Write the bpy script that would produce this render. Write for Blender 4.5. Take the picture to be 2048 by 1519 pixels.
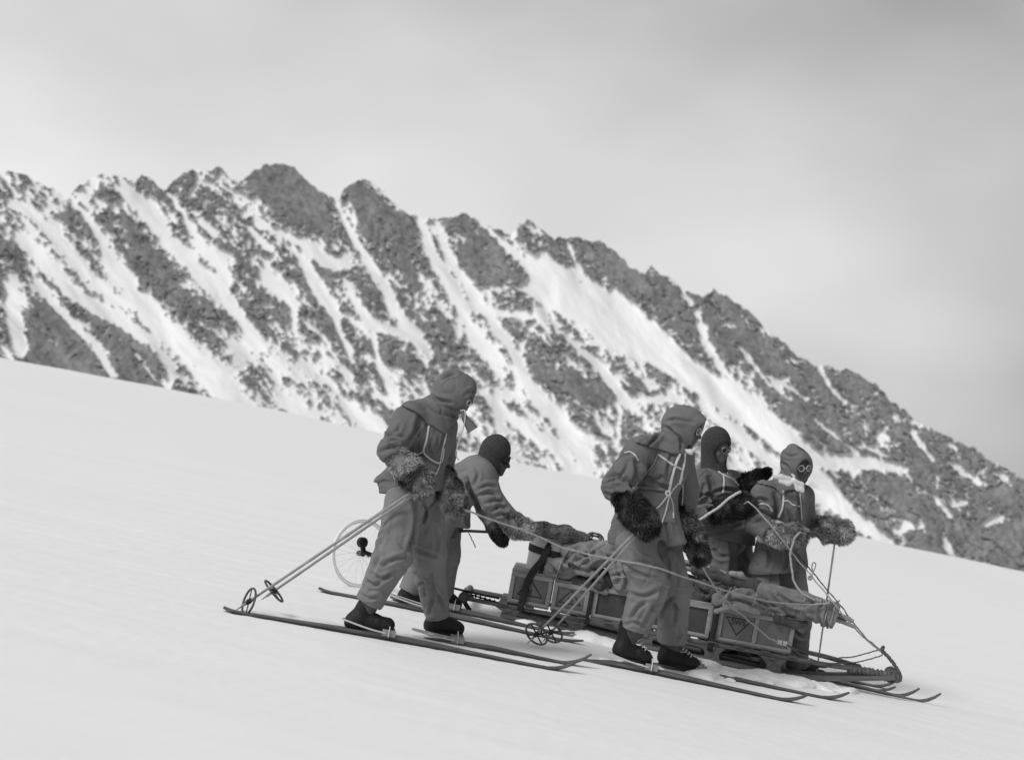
import bpy, math, random
import numpy as np

# ------------------------------------------------------------------ scene, camera, light
scene = bpy.context.scene
for o in list(bpy.data.objects):
    bpy.data.objects.remove(o)
C = scene.collection
R = math.radians

F = 3200.0                       # focal length in photograph pixels (photograph 2048 wide)
cam_data = bpy.data.cameras.new('camera')
cam = bpy.data.objects.new('camera', cam_data)
C.objects.link(cam)
cam.location = (0, 0, 0)
cam.rotation_euler = (R(90), 0, 0)
cam_data.sensor_width = 36.0
cam_data.lens = F / 2048.0 * 36.0
cam_data.clip_start = 0.1
cam_data.clip_end = 6000
cam_data.dof.use_dof = True
cam_data.dof.focus_distance = 11.4
cam_data.dof.aperture_fstop = 2.5
scene.camera = cam

SUN_TO = np.array([-0.46, -0.42, 0.78]); SUN_TO = SUN_TO / np.linalg.norm(SUN_TO)
sun_el = math.asin(SUN_TO[2]); sun_az = math.atan2(SUN_TO[0], SUN_TO[1])
world = bpy.data.worlds.new('World'); scene.world = world; world.use_nodes = True
wn, wl = world.node_tree.nodes, world.node_tree.links
wn.clear()
w_out = wn.new('ShaderNodeOutputWorld'); w_bg = wn.new('ShaderNodeBackground')
w_sky = wn.new('ShaderNodeTexSky'); w_sky.sky_type = 'NISHITA'; w_sky.sun_disc = False
w_sky.sun_elevation = sun_el; w_sky.sun_rotation = sun_az
w_bw = wn.new('ShaderNodeRGBToBW'); wl.new(w_sky.outputs[0], w_bw.inputs[0])
w_tc = wn.new('ShaderNodeTexCoord')
def wmath(op, a, b=None, clamp=False):
    n = wn.new('ShaderNodeMath'); n.operation = op; n.use_clamp = clamp
    for i, v in enumerate((a, b)):
        if v is None: continue
        if isinstance(v, (int, float)): n.inputs[i].default_value = v
        else: wl.new(v, n.inputs[i])
    return n.outputs[0]
def wnoise(scale, vec_scale, loc, detail=4, rough=0.5):
    m = wn.new('ShaderNodeMapping'); m.inputs['Scale'].default_value = vec_scale; m.inputs['Location'].default_value = loc
    m.inputs['Rotation'].default_value = (0, R(24), 0)
    wl.new(w_tc.outputs['Generated'], m.inputs['Vector'])
    n = wn.new('ShaderNodeTexNoise'); n.inputs['Scale'].default_value = scale
    n.inputs['Detail'].default_value = detail; n.inputs['Roughness'].default_value = rough
    wl.new(m.outputs[0], n.inputs['Vector'])
    return n.outputs['Fac']
# overcast deck: paler towards the veiled sun on the left, soft drifting streaks
w_dot = wn.new('ShaderNodeVectorMath'); w_dot.operation = 'DOT_PRODUCT'
wl.new(w_tc.outputs['Generated'], w_dot.inputs[0]); w_dot.inputs[1].default_value = (-0.84, 0.1, -0.36)
c1 = wnoise(3.2, (1.0, 1.0, 1.7), (3.1, 0.7, 1.9), 3, 0.45)
c2 = wnoise(7.0, (1.0, 1.0, 2.2), (0.4, 5.2, 2.2), 4, 0.5)
deck = wmath('MULTIPLY_ADD', w_dot.outputs['Value'], 5.8)
deck.node.inputs[2].default_value = 5.0
deck = wmath('ADD', deck, wmath('MULTIPLY', wmath('SUBTRACT', c1, 0.5), 5.2))
deck = wmath('ADD', deck, wmath('MULTIPLY', wmath('SUBTRACT', c2, 0.5), 1.2))
deck = wmath('MINIMUM', wmath('MAXIMUM', deck, 2.6), 7.6)
val = wmath('ADD', wmath('MULTIPLY', deck, 0.85), wmath('MULTIPLY', wmath('MINIMUM', w_bw.outputs[0], 8.0), 0.15))
w_cc = wn.new('ShaderNodeCombineColor')
for i in range(3): wl.new(val, w_cc.inputs[i])
wl.new(w_cc.outputs[0], w_bg.inputs['Color']); w_bg.inputs['Strength'].default_value = 0.1
wl.new(w_bg.outputs[0], w_out.inputs['Surface'])

from mathutils import Vector, Matrix
sd = bpy.data.lights.new('sun', 'SUN'); sd.energy = 1.5; sd.angle = R(18); sd.color = (1.0, 1.0, 1.0)
sun = bpy.data.objects.new('sun', sd); C.objects.link(sun); sun.location = (-30, 20, 50)
sun.rotation_euler = Vector(tuple(-SUN_TO)).to_track_quat('-Z', 'Y').to_euler()

scene.view_settings.view_transform = 'Standard'; scene.view_settings.look = 'None'
scene.view_settings.exposure = 0.37; scene.view_settings.gamma = 1.0
scene.view_settings.use_curve_mapping = False
scene.render.engine = 'CYCLES'
scene.cycles.use_denoising = True
scene.cycles.max_bounces = 6; scene.cycles.diffuse_bounces = 3

# ------------------------------------------------------------------ helpers
def P(u, v, y):
    """photograph pixel (u, v) at distance y -> world point"""
    return np.array([(u - 1024.0) / F * y, y, -(v - 759.5) / F * y])

def _hash(ix, iy, iz, seed):
    h = (ix.astype(np.int64) * 374761393 + iy.astype(np.int64) * 668265263 + iz.astype(np.int64) * 2147483647 + seed * 144665) & 0xffffffff
    h = ((h ^ (h >> 13)) * 1274126177) & 0xffffffff
    h = ((h ^ (h >> 16)) * 2246822519) & 0xffffffff
    return ((h ^ (h >> 15)) & 0xffff) / 32767.5 - 1.0

def vnoise(p, seed=0):
    p = np.asarray(p, float)
    if p.shape[-1] == 2: p = np.concatenate([p, np.zeros(p.shape[:-1] + (1,))], -1)
    i = np.floor(p).astype(np.int64); f = p - i; f = f * f * f * (f * (f * 6 - 15) + 10)
    r = 0
    for a in (0, 1):
        wx = f[..., 0] if a else 1 - f[..., 0]
        for b in (0, 1):
            wy = f[..., 1] if b else 1 - f[..., 1]
            for c in (0, 1):
                wz = f[..., 2] if c else 1 - f[..., 2]
                r = r + wx * wy * wz * _hash(i[..., 0] + a, i[..., 1] + b, i[..., 2] + c, seed)
    return r

def fbm(p, octv=4, seed=0, gain=0.5):
    p = np.asarray(p, float); r = 0; a = 1.0; t = 0
    for k in range(octv):
        r = r + a * vnoise(p * (2.03 ** k) + 17.3 * k, seed + k); t += a; a *= gain
    return r / t

def sstep(a, b, x):
    t = np.clip((x - a) / (b - a), 0, 1); return t * t * (3 - 2 * t)

def tag(o, label=None, cat=None, group=None, kind=None):
    if label: o['label'] = label
    if cat: o['category'] = cat
    if group: o['group'] = group
    if kind: o['kind'] = kind
    return o

def empty(name, loc=(0, 0, 0)):
    o = bpy.data.objects.new(name, None); C.objects.link(o); o.location = tuple(loc)
    o.empty_display_size = 0.1
    return o

def mk(name, verts, faces, mat, parent=None, smooth=True, attrs=None):
    """one mesh object, verts in world coordinates; origin moved to the base centre when top-level"""
    verts = np.asarray(verts, float)
    off = np.zeros(3)
    if parent is None:
        off = np.array([(verts[:, 0].min() + verts[:, 0].max()) / 2, (verts[:, 1].min() + verts[:, 1].max()) / 2, verts[:, 2].min()])
    else:
        q = parent
        while q is not None:
            off = off + np.array(q.location); q = q.parent
    me = bpy.data.meshes.new(name)
    if isinstance(faces, np.ndarray):
        n = faces.shape[1]
        me.vertices.add(len(verts)); me.vertices.foreach_set('co', (verts - off).astype(np.float32).ravel())
        me.loops.add(faces.size); me.loops.foreach_set('vertex_index', faces.astype(np.int32).ravel())
        me.polygons.add(len(faces)); me.polygons.foreach_set('loop_start', np.arange(0, faces.size, n, dtype=np.int32))
        me.update(calc_edges=True)
    else:
        me.from_pydata([tuple(v) for v in (verts - off)], [], [tuple(f) for f in faces])
    if smooth: me.polygons.foreach_set('use_smooth', np.ones(len(me.polygons), bool))
    if attrs:
        for k, a in attrs.items():
            at = me.attributes.new(k, 'FLOAT', 'POINT'); at.data.foreach_set('value', np.asarray(a, np.float32))
    me.validate()
    o = bpy.data.objects.new(name, me); C.objects.link(o)
    if mat is not None: me.materials.append(mat)
    if parent is None: o.location = tuple(off)
    else: o.parent = parent
    return o

class MB:
    """collects shapes; build() links them as one mesh object"""
    def __init__(self): self.v = []; self.f = []; self.n = 0
    def add(self, v, f):
        v = np.asarray(v, float)
        self.v.append(v); self.f += [tuple(int(i) + self.n for i in q) for q in f]; self.n += len(v)
    def box(self, o, ax, ay, az, bev=0.0):
        """o = centre, ax/ay/az = half-extent vectors; bevelled edges"""
        o, ax, ay, az = (np.asarray(q, float) for q in (o, ax, ay, az))
        L = [np.linalg.norm(q) for q in (ax, ay, az)]
        U = [q / max(l, 1e-9) for q, l in zip((ax, ay, az), L)]
        b = min(bev, 0.45 * min(L))
        if b <= 0:
            vs = [o + sx * ax + sy * ay + sz * az for sx in (-1, 1) for sy in (-1, 1) for sz in (-1, 1)]
            self.add(vs, [(0, 1, 3, 2), (4, 6, 7, 5), (0, 4, 5, 1), (2, 3, 7, 6), (0, 2, 6, 4), (1, 5, 7, 3)]); return
        vs = []; idx = {}
        for sx in (-1, 1):
            for sy in (-1, 1):
                for sz in (-1, 1):
                    for k in range(3):
                        e = [L[0] - b, L[1] - b, L[2] - b]; e[k] = L[k]
                        idx[(sx, sy, sz, k)] = len(vs)
                        vs.append(o + sx * e[0] * U[0] + sy * e[1] * U[1] + sz * e[2] * U[2])
        f = []
        for k in range(3):
            a, c = (k + 1) % 3, (k + 2) % 3
            for s in (-1, 1):
                q = []
                for (p1, p2) in ((-1, -1), (1, -1), (1, 1), (-1, 1)):
                    t = [0, 0, 0]; t[k] = s; t[a] = p1; t[c] = p2; q.append(idx[(*t, k)])
                f.append(tuple(q if s > 0 else q[::-1]))
            for p1 in (-1, 1):
                for p2 in (-1, 1):
                    q = []
                    for s, kk in ((-1, a), (-1, c), (1, c), (1, a)):
                        t = [0, 0, 0]; t[k] = s; t[a] = p1; t[c] = p2; q.append(idx[(*t, kk)])
                    f.append(tuple(q if p1 * p2 > 0 else q[::-1]))
        for sx in (-1, 1):
            for sy in (-1, 1):
                for sz in (-1, 1):
                    q = [idx[(sx, sy, sz, k)] for k in range(3)]
                    f.append(tuple(q if sx * sy * sz > 0 else q[::-1]))
        self.add(vs, f)
    def bar(self, a, b, w, h, up=(0, 0, 1), bev=0.002):
        a, b = np.asarray(a, float), np.asarray(b, float); d = (b - a) / 2
        t = d / np.linalg.norm(d); s = np.cross(t, up); s /= np.linalg.norm(s); n = np.cross(s, t)
        self.box((a + b) / 2, d, s * w / 2, n * h / 2, bev)
    def tube(self, pts, r, n=8, cap=True, flat=1.0, up=(0, 0, 1)):
        pts = np.asarray(pts, float); m = len(pts)
        r = np.full(m, r) if np.isscalar(r) else np.asarray(r, float)
        t = np.gradient(pts, axis=0); t /= np.linalg.norm(t, axis=1)[:, None] + 1e-12
        nrm = np.array(up, float)
        if abs(np.dot(nrm, t[0])) > 0.9: nrm = np.array([1.0, 0.2, 0.0])
        vs = []
        for i in range(m):
            nrm = nrm - np.dot(nrm, t[i]) * t[i]; nrm /= np.linalg.norm(nrm) + 1e-12
            bn = np.cross(t[i], nrm)
            for k in range(n):
                a = 2 * math.pi * k / n
                vs.append(pts[i] + r[i] * (math.cos(a) * bn + flat * math.sin(a) * nrm))
        f = [(i * n + k, i * n + (k + 1) % n, (i + 1) * n + (k + 1) % n, (i + 1) * n + k) for i in range(m - 1) for k in range(n)]
        if cap: f += [tuple(range(n))[::-1], tuple((m - 1) * n + k for k in range(n))]
        self.add(vs, f)
    def ring(self, c, nrm, R_, r, n=28, m=7, squash=1.0):
        nrm = np.asarray(nrm, float); nrm /= np.linalg.norm(nrm)
        a = np.cross(nrm, (0.13, 0.2, 1)); a /= np.linalg.norm(a); b = np.cross(nrm, a)
        vs = []
        for i in range(n):
            t = 2 * math.pi * i / n; d = math.cos(t) * a + math.sin(t) * b
            for k in range(m):
                q = 2 * math.pi * k / m
                vs.append(np.asarray(c) + d * (R_ + r * math.cos(q)) + nrm * r * squash * math.sin(q))
        self.add(vs, [(i * m + k, ((i + 1) % n) * m + k, ((i + 1) % n) * m + (k + 1) % m, i * m + (k + 1) % m) for i in range(n) for k in range(m)])
    def build(self, name, mat, parent=None, smooth=True, auto=True):
        o = mk(name, np.concatenate(self.v), self.f, mat, parent, smooth)
        if smooth and auto: o.data.set_sharp_from_angle(angle=R(38))
        return o

def spline(pts, n=40):
    """Catmull-Rom through points (any dimension)"""
    p = np.asarray(pts, float); m = len(p)
    if m < 3:
        t = np.linspace(0, 1, n)[:, None]; return p[0] * (1 - t) + p[-1] * t
    q = np.vstack([2 * p[0] - p[1], p, 2 * p[-1] - p[-2]])
    ts = np.linspace(0, m - 1 - 1e-9, n); out = []
    for t in ts:
        i = int(t); f = t - i; a, b, c, d = q[i], q[i + 1], q[i + 2], q[i + 3]
        out.append(0.5 * (2 * b + (c - a) * f + (2 * a - 5 * b + 4 * c - d) * f * f + (3 * b - a - 3 * c + d) * f ** 3))
    return np.array(out)

# ------------------------------------------------------------------ materials (black-and-white photograph: greys)
MATS = {}
def mat(name, g, rough=0.85, var=0.25, vscale=6.0, bump=0.3, bscale=60.0, bdist=0.004, attr=None, spec=0.25, stretch=(1, 1, 1), snow=0.0, wrinkle=0.0):
    """grey procedural material: broad tone variation, fine bump, optional per-vertex tone and clinging snow"""
    m = bpy.data.materials.new(name); m.use_nodes = True; MATS[name] = m
    nt = m.node_tree; N, L = nt.nodes, nt.links
    b = N['Principled BSDF']; b.inputs['Roughness'].default_value = rough; b.inputs['Specular IOR Level'].default_value = spec
    tc = N.new('ShaderNodeTexCoord'); mp = N.new('ShaderNodeMapping'); mp.inputs['Scale'].default_value = stretch
    L.new(tc.outputs['Object'], mp.inputs[0])
    n1 = N.new('ShaderNodeTexNoise'); n1.inputs['Scale'].default_value = vscale; n1.inputs['Detail'].default_value = 5; n1.inputs['Roughness'].default_value = 0.6
    L.new(mp.outputs[0], n1.inputs['Vector'])
    r = N.new('ShaderNodeMapRange'); r.inputs['From Min'].default_value = 0.28; r.inputs['From Max'].default_value = 0.72
    r.inputs['To Min'].default_value = g * (1 - var); r.inputs['To Max'].default_value = g * (1 + var)
    L.new(n1.outputs['Fac'], r.inputs['Value']); out = r.outputs[0]
    if attr:
        a = N.new('ShaderNodeAttribute'); a.attribute_name = attr
        mu = N.new('ShaderNodeMath'); mu.operation = 'MULTIPLY'; L.new(out, mu.inputs[0]); L.new(a.outputs['Fac'], mu.inputs[1]); out = mu.outputs[0]
    if snow > 0:
        n3 = N.new('ShaderNodeTexNoise'); n3.inputs['Scale'].default_value = 22; n3.inputs['Detail'].default_value = 6
        L.new(tc.outputs['Object'], n3.inputs['Vector'])
        s = N.new('ShaderNodeMapRange'); s.inputs['From Min'].default_value = 0.66 - snow * 0.3; s.inputs['From Max'].default_value = 0.74 - snow * 0.3
        L.new(n3.outputs['Fac'], s.inputs['Value'])
        mx = N.new('ShaderNodeMix'); mx.data_type = 'FLOAT'; L.new(s.outputs[0], mx.inputs[0]); L.new(out, mx.inputs[2]); mx.inputs[3].default_value = 0.8; out = mx.outputs[0]
    cc = N.new('ShaderNodeCombineColor')
    for i in range(3): L.new(out, cc.inputs[i])
    L.new(cc.outputs[0], b.inputs['Base Color'])
    if bump > 0:
        n2 = N.new('ShaderNodeTexNoise'); n2.inputs['Scale'].default_value = bscale; n2.inputs['Detail'].default_value = 4
        L.new(mp.outputs[0], n2.inputs['Vector'])
        bp = N.new('ShaderNodeBump'); bp.inputs['Strength'].default_value = bump; bp.inputs['Distance'].default_value = bdist
        L.new(n2.outputs['Fac'], bp.inputs['Height']); L.new(bp.outputs[0], b.inputs['Normal'])
        if wrinkle > 0:
            mw = N.new('ShaderNodeMapping'); mw.inputs['Scale'].default_value = (1, 1, 0.5); mw.inputs['Rotation'].default_value = (0.3, 0.5, 0.2); L.new(tc.outputs['Object'], mw.inputs[0])
            nd = N.new('ShaderNodeTexNoise'); nd.inputs['Scale'].default_value = 5.0; nd.inputs['Detail'].default_value = 1.0; L.new(mw.outputs[0], nd.inputs['Vector'])
            va = N.new('ShaderNodeVectorMath'); va.operation = 'MULTIPLY_ADD'; L.new(nd.outputs['Color'], va.inputs[0]); va.inputs[1].default_value = (0.12, 0.12, 0.12); L.new(mw.outputs[0], va.inputs[2])
            nw = N.new('ShaderNodeTexVoronoi'); nw.feature = 'F1'; nw.inputs['Scale'].default_value = 9.0
            L.new(va.outputs[0], nw.inputs['Vector'])
            bw = N.new('ShaderNodeBump'); bw.inputs['Strength'].default_value = wrinkle; bw.inputs['Distance'].default_value = 0.05
            L.new(nw.outputs['Distance'], bw.inputs['Height']); L.new(bw.outputs[0], bp.inputs['Normal'])
    return m

M_canvas = mat('gabardine_cloth', 0.128, 0.9, 0.10, 9, 0.5, 160, 0.002, wrinkle=0.16)
M_canvas_b = mat('pale_gabardine_cloth', 0.165, 0.9, 0.10, 9, 0.5, 160, 0.002, wrinkle=0.16)
M_trouser = mat('trouser_cloth', 0.178, 0.9, 0.10, 8, 0.5, 150, 0.002, wrinkle=0.16)
M_hood = mat('hood_cloth', 0.14, 0.9, 0.10, 12, 0.5, 160, 0.002, wrinkle=0.14)
M_dark_wool = mat('dark_wool', 0.045, 0.95, 0.25, 40, 0.9, 240, 0.004)
M_skin = mat('weathered_skin', 0.07, 0.6, 0.3, 30, 0.5, 90, 0.003)
M_boot = mat('black_boot_leather', 0.012, 0.6, 0.4, 20, 0.5, 70, 0.004)
M_fur = mat('fur', 0.46, 0.75, 0.25, 14, 0.0, attr='tone')
M_tape = mat('pale_lampwick_tape', 0.5, 0.9, 0.15, 40, 0.4, 200, 0.001)
M_scarf = mat('white_cotton_scarf', 0.62, 0.9, 0.1, 20, 0.4, 120, 0.002)
M_rope = mat('hemp_rope', 0.33, 0.9, 0.25, 60, 0.8, 260, 0.003)
M_rope_d = mat('tarred_rope', 0.09, 0.9, 0.3, 60, 0.8, 260, 0.003)
M_ski = mat('hickory_ski', 0.10, 0.45, 0.35, 5, 0.3, 40, 0.002, stretch=(1, 8, 8))
M_skid = mat('dark_ski_edge', 0.035, 0.4, 0.3, 5, 0.3, 40, 0.002)
M_pole = mat('bamboo_pole', 0.26, 0.5, 0.25, 12, 0.2, 60, 0.001)
M_cane = mat('cane_basket_ring', 0.08, 0.6, 0.3, 20, 0.3, 80, 0.002)
M_wood = mat('ash_sledge_wood', 0.13, 0.7, 0.35, 8, 0.5, 50, 0.003, stretch=(1, 6, 6))
M_crate = mat('venesta_crate_wood', 0.29, 0.75, 0.22, 9, 0.4, 60, 0.002, stretch=(1, 5, 5))
M_panel = mat('crate_panel_plywood', 0.165, 0.75, 0.3, 7, 0.4, 50, 0.002)
M_panel_d = mat('dark_crate_panel', 0.065, 0.75, 0.3, 7, 0.4, 50, 0.002)
M_ink = mat('stencil_ink', 0.028, 0.8, 0.3, 40, 0.0)
M_strap = mat('dark_webbing', 0.03, 0.8, 0.3, 40, 0.5, 200, 0.002)
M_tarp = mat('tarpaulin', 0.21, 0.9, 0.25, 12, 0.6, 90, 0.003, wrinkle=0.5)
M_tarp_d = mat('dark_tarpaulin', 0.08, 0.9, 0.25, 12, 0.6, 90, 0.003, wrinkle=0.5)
M_pale = mat('pale_canvas', 0.26, 0.9, 0.3, 12, 0.5, 90, 0.003, wrinkle=0.6)
M_drum = mat('pale_canister', 0.52, 0.6, 0.12, 6, 0.2, 50, 0.002)
M_metal = mat('steel', 0.25, 0.35, 0.3, 20, 0.1, 60, 0.001)
M_wheel = mat('white_painted_steel', 0.82, 0.5, 0.05, 20, 0.1, 60, 0.001)
M_face = mat('tanned_skin', 0.15, 0.6, 0.3, 30, 0.5, 90, 0.003)
M_white = mat('white_enamel', 0.40, 0.5, 0.1, 20, 0.1, 60, 0.001)
M_black = mat('black_lacquer', 0.012, 0.4, 0.2, 20, 0.1, 60, 0.001)
M_lens = mat('dark_glass', 0.01, 0.08, 0.1, 20, 0.0, spec=0.6)

# ------------------------------------------------------------------ snow slope
def gz(x, y):
    x = np.asarray(x, float); y = np.asarray(y, float)
    d = np.maximum(y - 12.0, 0)
    droop = 60.0 * (1 - np.exp(-(0.00050 / 60.0) * d * d))
    local = 0.09 * sstep(12.2, 13.2, y) * sstep(0.4, 2.4, x) * (1 - sstep(16, 40, y))
    sh = np.broadcast(x, y).shape
    q = np.stack([np.broadcast_to(x, sh), np.broadcast_to(y, sh)], -1)
    und = 0.035 * fbm(q * np.array([0.18, 0.22]), 2, 5) * sstep(2.0, 6.0, np.abs(q[..., 1] - 12)) \
        + 0.35 * fbm(q * np.array([0.03, 0.035]), 2, 8) * sstep(18, 60, q[..., 1]) + 0.10 * fbm(q * np.array([0.22, 0.2]), 3, 9) * sstep(25, 60, q[..., 1]) * (1 - sstep(120, 200, q[..., 1]))
    rip = 0.005 * fbm(q @ np.array([[0.6, 0.5], [0.35, 3.4]]), 3, 11)
    xs_ = np.log1p(np.exp((x + 6.0) / 4.0)) * 4.0
    droop = droop + 0.020 * xs_ * sstep(18, 60, y)
    return -1.858 - 0.2017 * x - droop - local + und + rip

def GP(u, v):
    """photograph pixel on the snow -> world point (tangent plane), z taken from the slope"""
    y = 1.858 * F / ((v - 759.5) - 0.2017 * (u - 1024))
    x = (u - 1024) / F * y
    return np.array([x, y, float(gz(x, y))])

def axis(lo, hi, step, far_lo, far_hi, grow=1.09):
    c = list(np.arange(lo, hi, step)); s = step
    while c[-1] < far_hi: s *= grow; c.append(c[-1] + s)
    s = step; h = []
    q = lo
    while q > far_lo: s *= grow; q -= s; h.append(q)
    return np.array(h[::-1] + c)
gx = axis(-4.4, 4.4, 0.032, -1500, 1500, 1.10); gy = axis(8.2, 14.6, 0.032, -30, 1600, 1.06)
X, Y = np.meshgrid(gx, gy)
Z = gz(X, Y)
near = sstep(7.0, 8.2, Y) * (1 - sstep(14, 20, Y)) * (1 - sstep(4, 9, np.abs(X)))
q2 = np.stack([X, Y], -1)
Z = Z + near * (0.0012 * fbm(q2 * np.array([1.2, 14.0]), 3, 21) + 0.0025 * fbm(q2 * 22.0, 2, 33))
SNOW_TRACKS = []     # (x0,y0,x1,y1,width,depth)
def track(a, b, w, dep):
    global Z
    a, b = np.asarray(a)[:2], np.asarray(b)[:2]; d = b - a; L2 = (d * d).sum()
    t = np.clip(((X - a[0]) * d[0] + (Y - a[1]) * d[1]) / L2, 0, 1)
    dist = np.hypot(X - a[0] - t * d[0], Y - a[1] - t * d[1])
    Z = Z - dep * (1 - sstep(w * 0.5, w * 0.8, dist)) + dep * 0.5 * np.exp(-((dist - w * 1.1) / (w * 0.35)) ** 2) * (0.6 + 0.8 * vnoise(q2 * 9.0, 3))
def snow_mat():
    m = bpy.data.materials.new('snow'); m.use_nodes = True
    N, L = m.node_tree.nodes, m.node_tree.links; b = N['Principled BSDF']
    b.inputs['Roughness'].default_value = 0.75; b.inputs['Specular IOR Level'].default_value = 0.15
    tc = N.new('ShaderNodeTexCoord'); mp = N.new('ShaderNodeMapping'); mp.inputs['Scale'].default_value = (0.25, 2.2, 1)
    mp.inputs['Rotation'].default_value = (0, 0, R(8))
    L.new(tc.outputs['Object'], mp.inputs[0])
    n = N.new('ShaderNodeTexNoise'); n.inputs['Scale'].default_value = 1.6; n.inputs['Detail'].default_value = 7; n.inputs['Roughness'].default_value = 0.62
    L.new(mp.outputs[0], n.inputs['Vector'])
    r = N.new('ShaderNodeMapRange'); r.inputs['From Min'].default_value = 0.25; r.inputs['From Max'].default_value = 0.75
    r.inputs['To Min'].default_value = 0.82; r.inputs['To Max'].default_value = 0.86
    L.new(n.outputs['Fac'], r.inputs[0])
    cc = N.new('ShaderNodeCombineColor')
    for i in range(3): L.new(r.outputs[0], cc.inputs[i])
    L.new(cc.outputs[0], b.inputs['Base Color'])
    n2 = N.new('ShaderNodeTexNoise'); n2.inputs['Scale'].default_value = 26; n2.inputs['Detail'].default_value = 8; n2.inputs['Roughness'].default_value = 0.7
    mp2 = N.new('ShaderNodeMapping'); mp2.inputs['Scale'].default_value = (0.4, 1.3, 1); L.new(tc.outputs['Object'], mp2.inputs[0])
    L.new(mp2.outputs[0], n2.inputs['Vector'])
    bp = N.new('ShaderNodeBump'); bp.inputs['Strength'].default_value = 0.22; bp.inputs['Distance'].default_value = 0.012
    L.new(n2.outputs['Fac'], bp.inputs['Height']); L.new(bp.outputs[0], b.inputs['Normal'])
    return m
M_snow = snow_mat()

def build_ground():
    nx, ny = len(gx), len(gy)
    v = np.stack([X.ravel(), Y.ravel(), Z.ravel()], -1)
    i = np.arange(ny - 1)[:, None] * nx + np.arange(nx - 1)[None]
    f = np.stack([i, i + 1, i + nx + 1, i + nx], -1).reshape(-1, 4)
    o = mk('snow_slope', v, f, M_snow); o['kind'] = 'structure'
    return o

# ------------------------------------------------------------------ mountain
RIDGE = np.array([(-1700, 330), (-1350, 250), (-1050, 330), (-800, 285), (-600, 345), (-420, 330), (-260, 405), (-120, 380), (-50, 350), (20, 341), (68, 362), (113, 382), (137, 399), (147, 382), (171, 365), (202, 348), (240, 351), (270, 365), (281, 350), (298, 355), (315, 372),
    (332, 380), (346, 365), (366, 344), (394, 343), (424, 345), (435, 331), (459, 351), (479, 368), (493, 351), (527, 331), (561, 327), (589, 336), (616, 362),
    (650, 389), (678, 406), (685, 382), (698, 370), (718, 359), (743, 363), (777, 395), (806, 420), (823, 431), (853, 433), (874, 441), (929, 426), (950, 437),
    (971, 454), (1026, 466), (1038, 452), (1059, 438), (1085, 458), (1110, 477), (1144, 471), (1182, 481), (1203, 483), (1232, 502), (1257, 530), (1291, 549),
    (1303, 532), (1339, 557), (1377, 582), (1406, 593), (1427, 580), (1453, 591), (1503, 626), (1533, 656), (1579, 698), (1625, 730), (1647, 730), (1705, 742),
    (1748, 765), (1790, 807), (1840, 850), (1908, 879), (1950, 896), (1983, 921), (2038, 951), (2120, 1000), (2300, 1080), (2700, 1220), (3400, 1470)], float)
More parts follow.
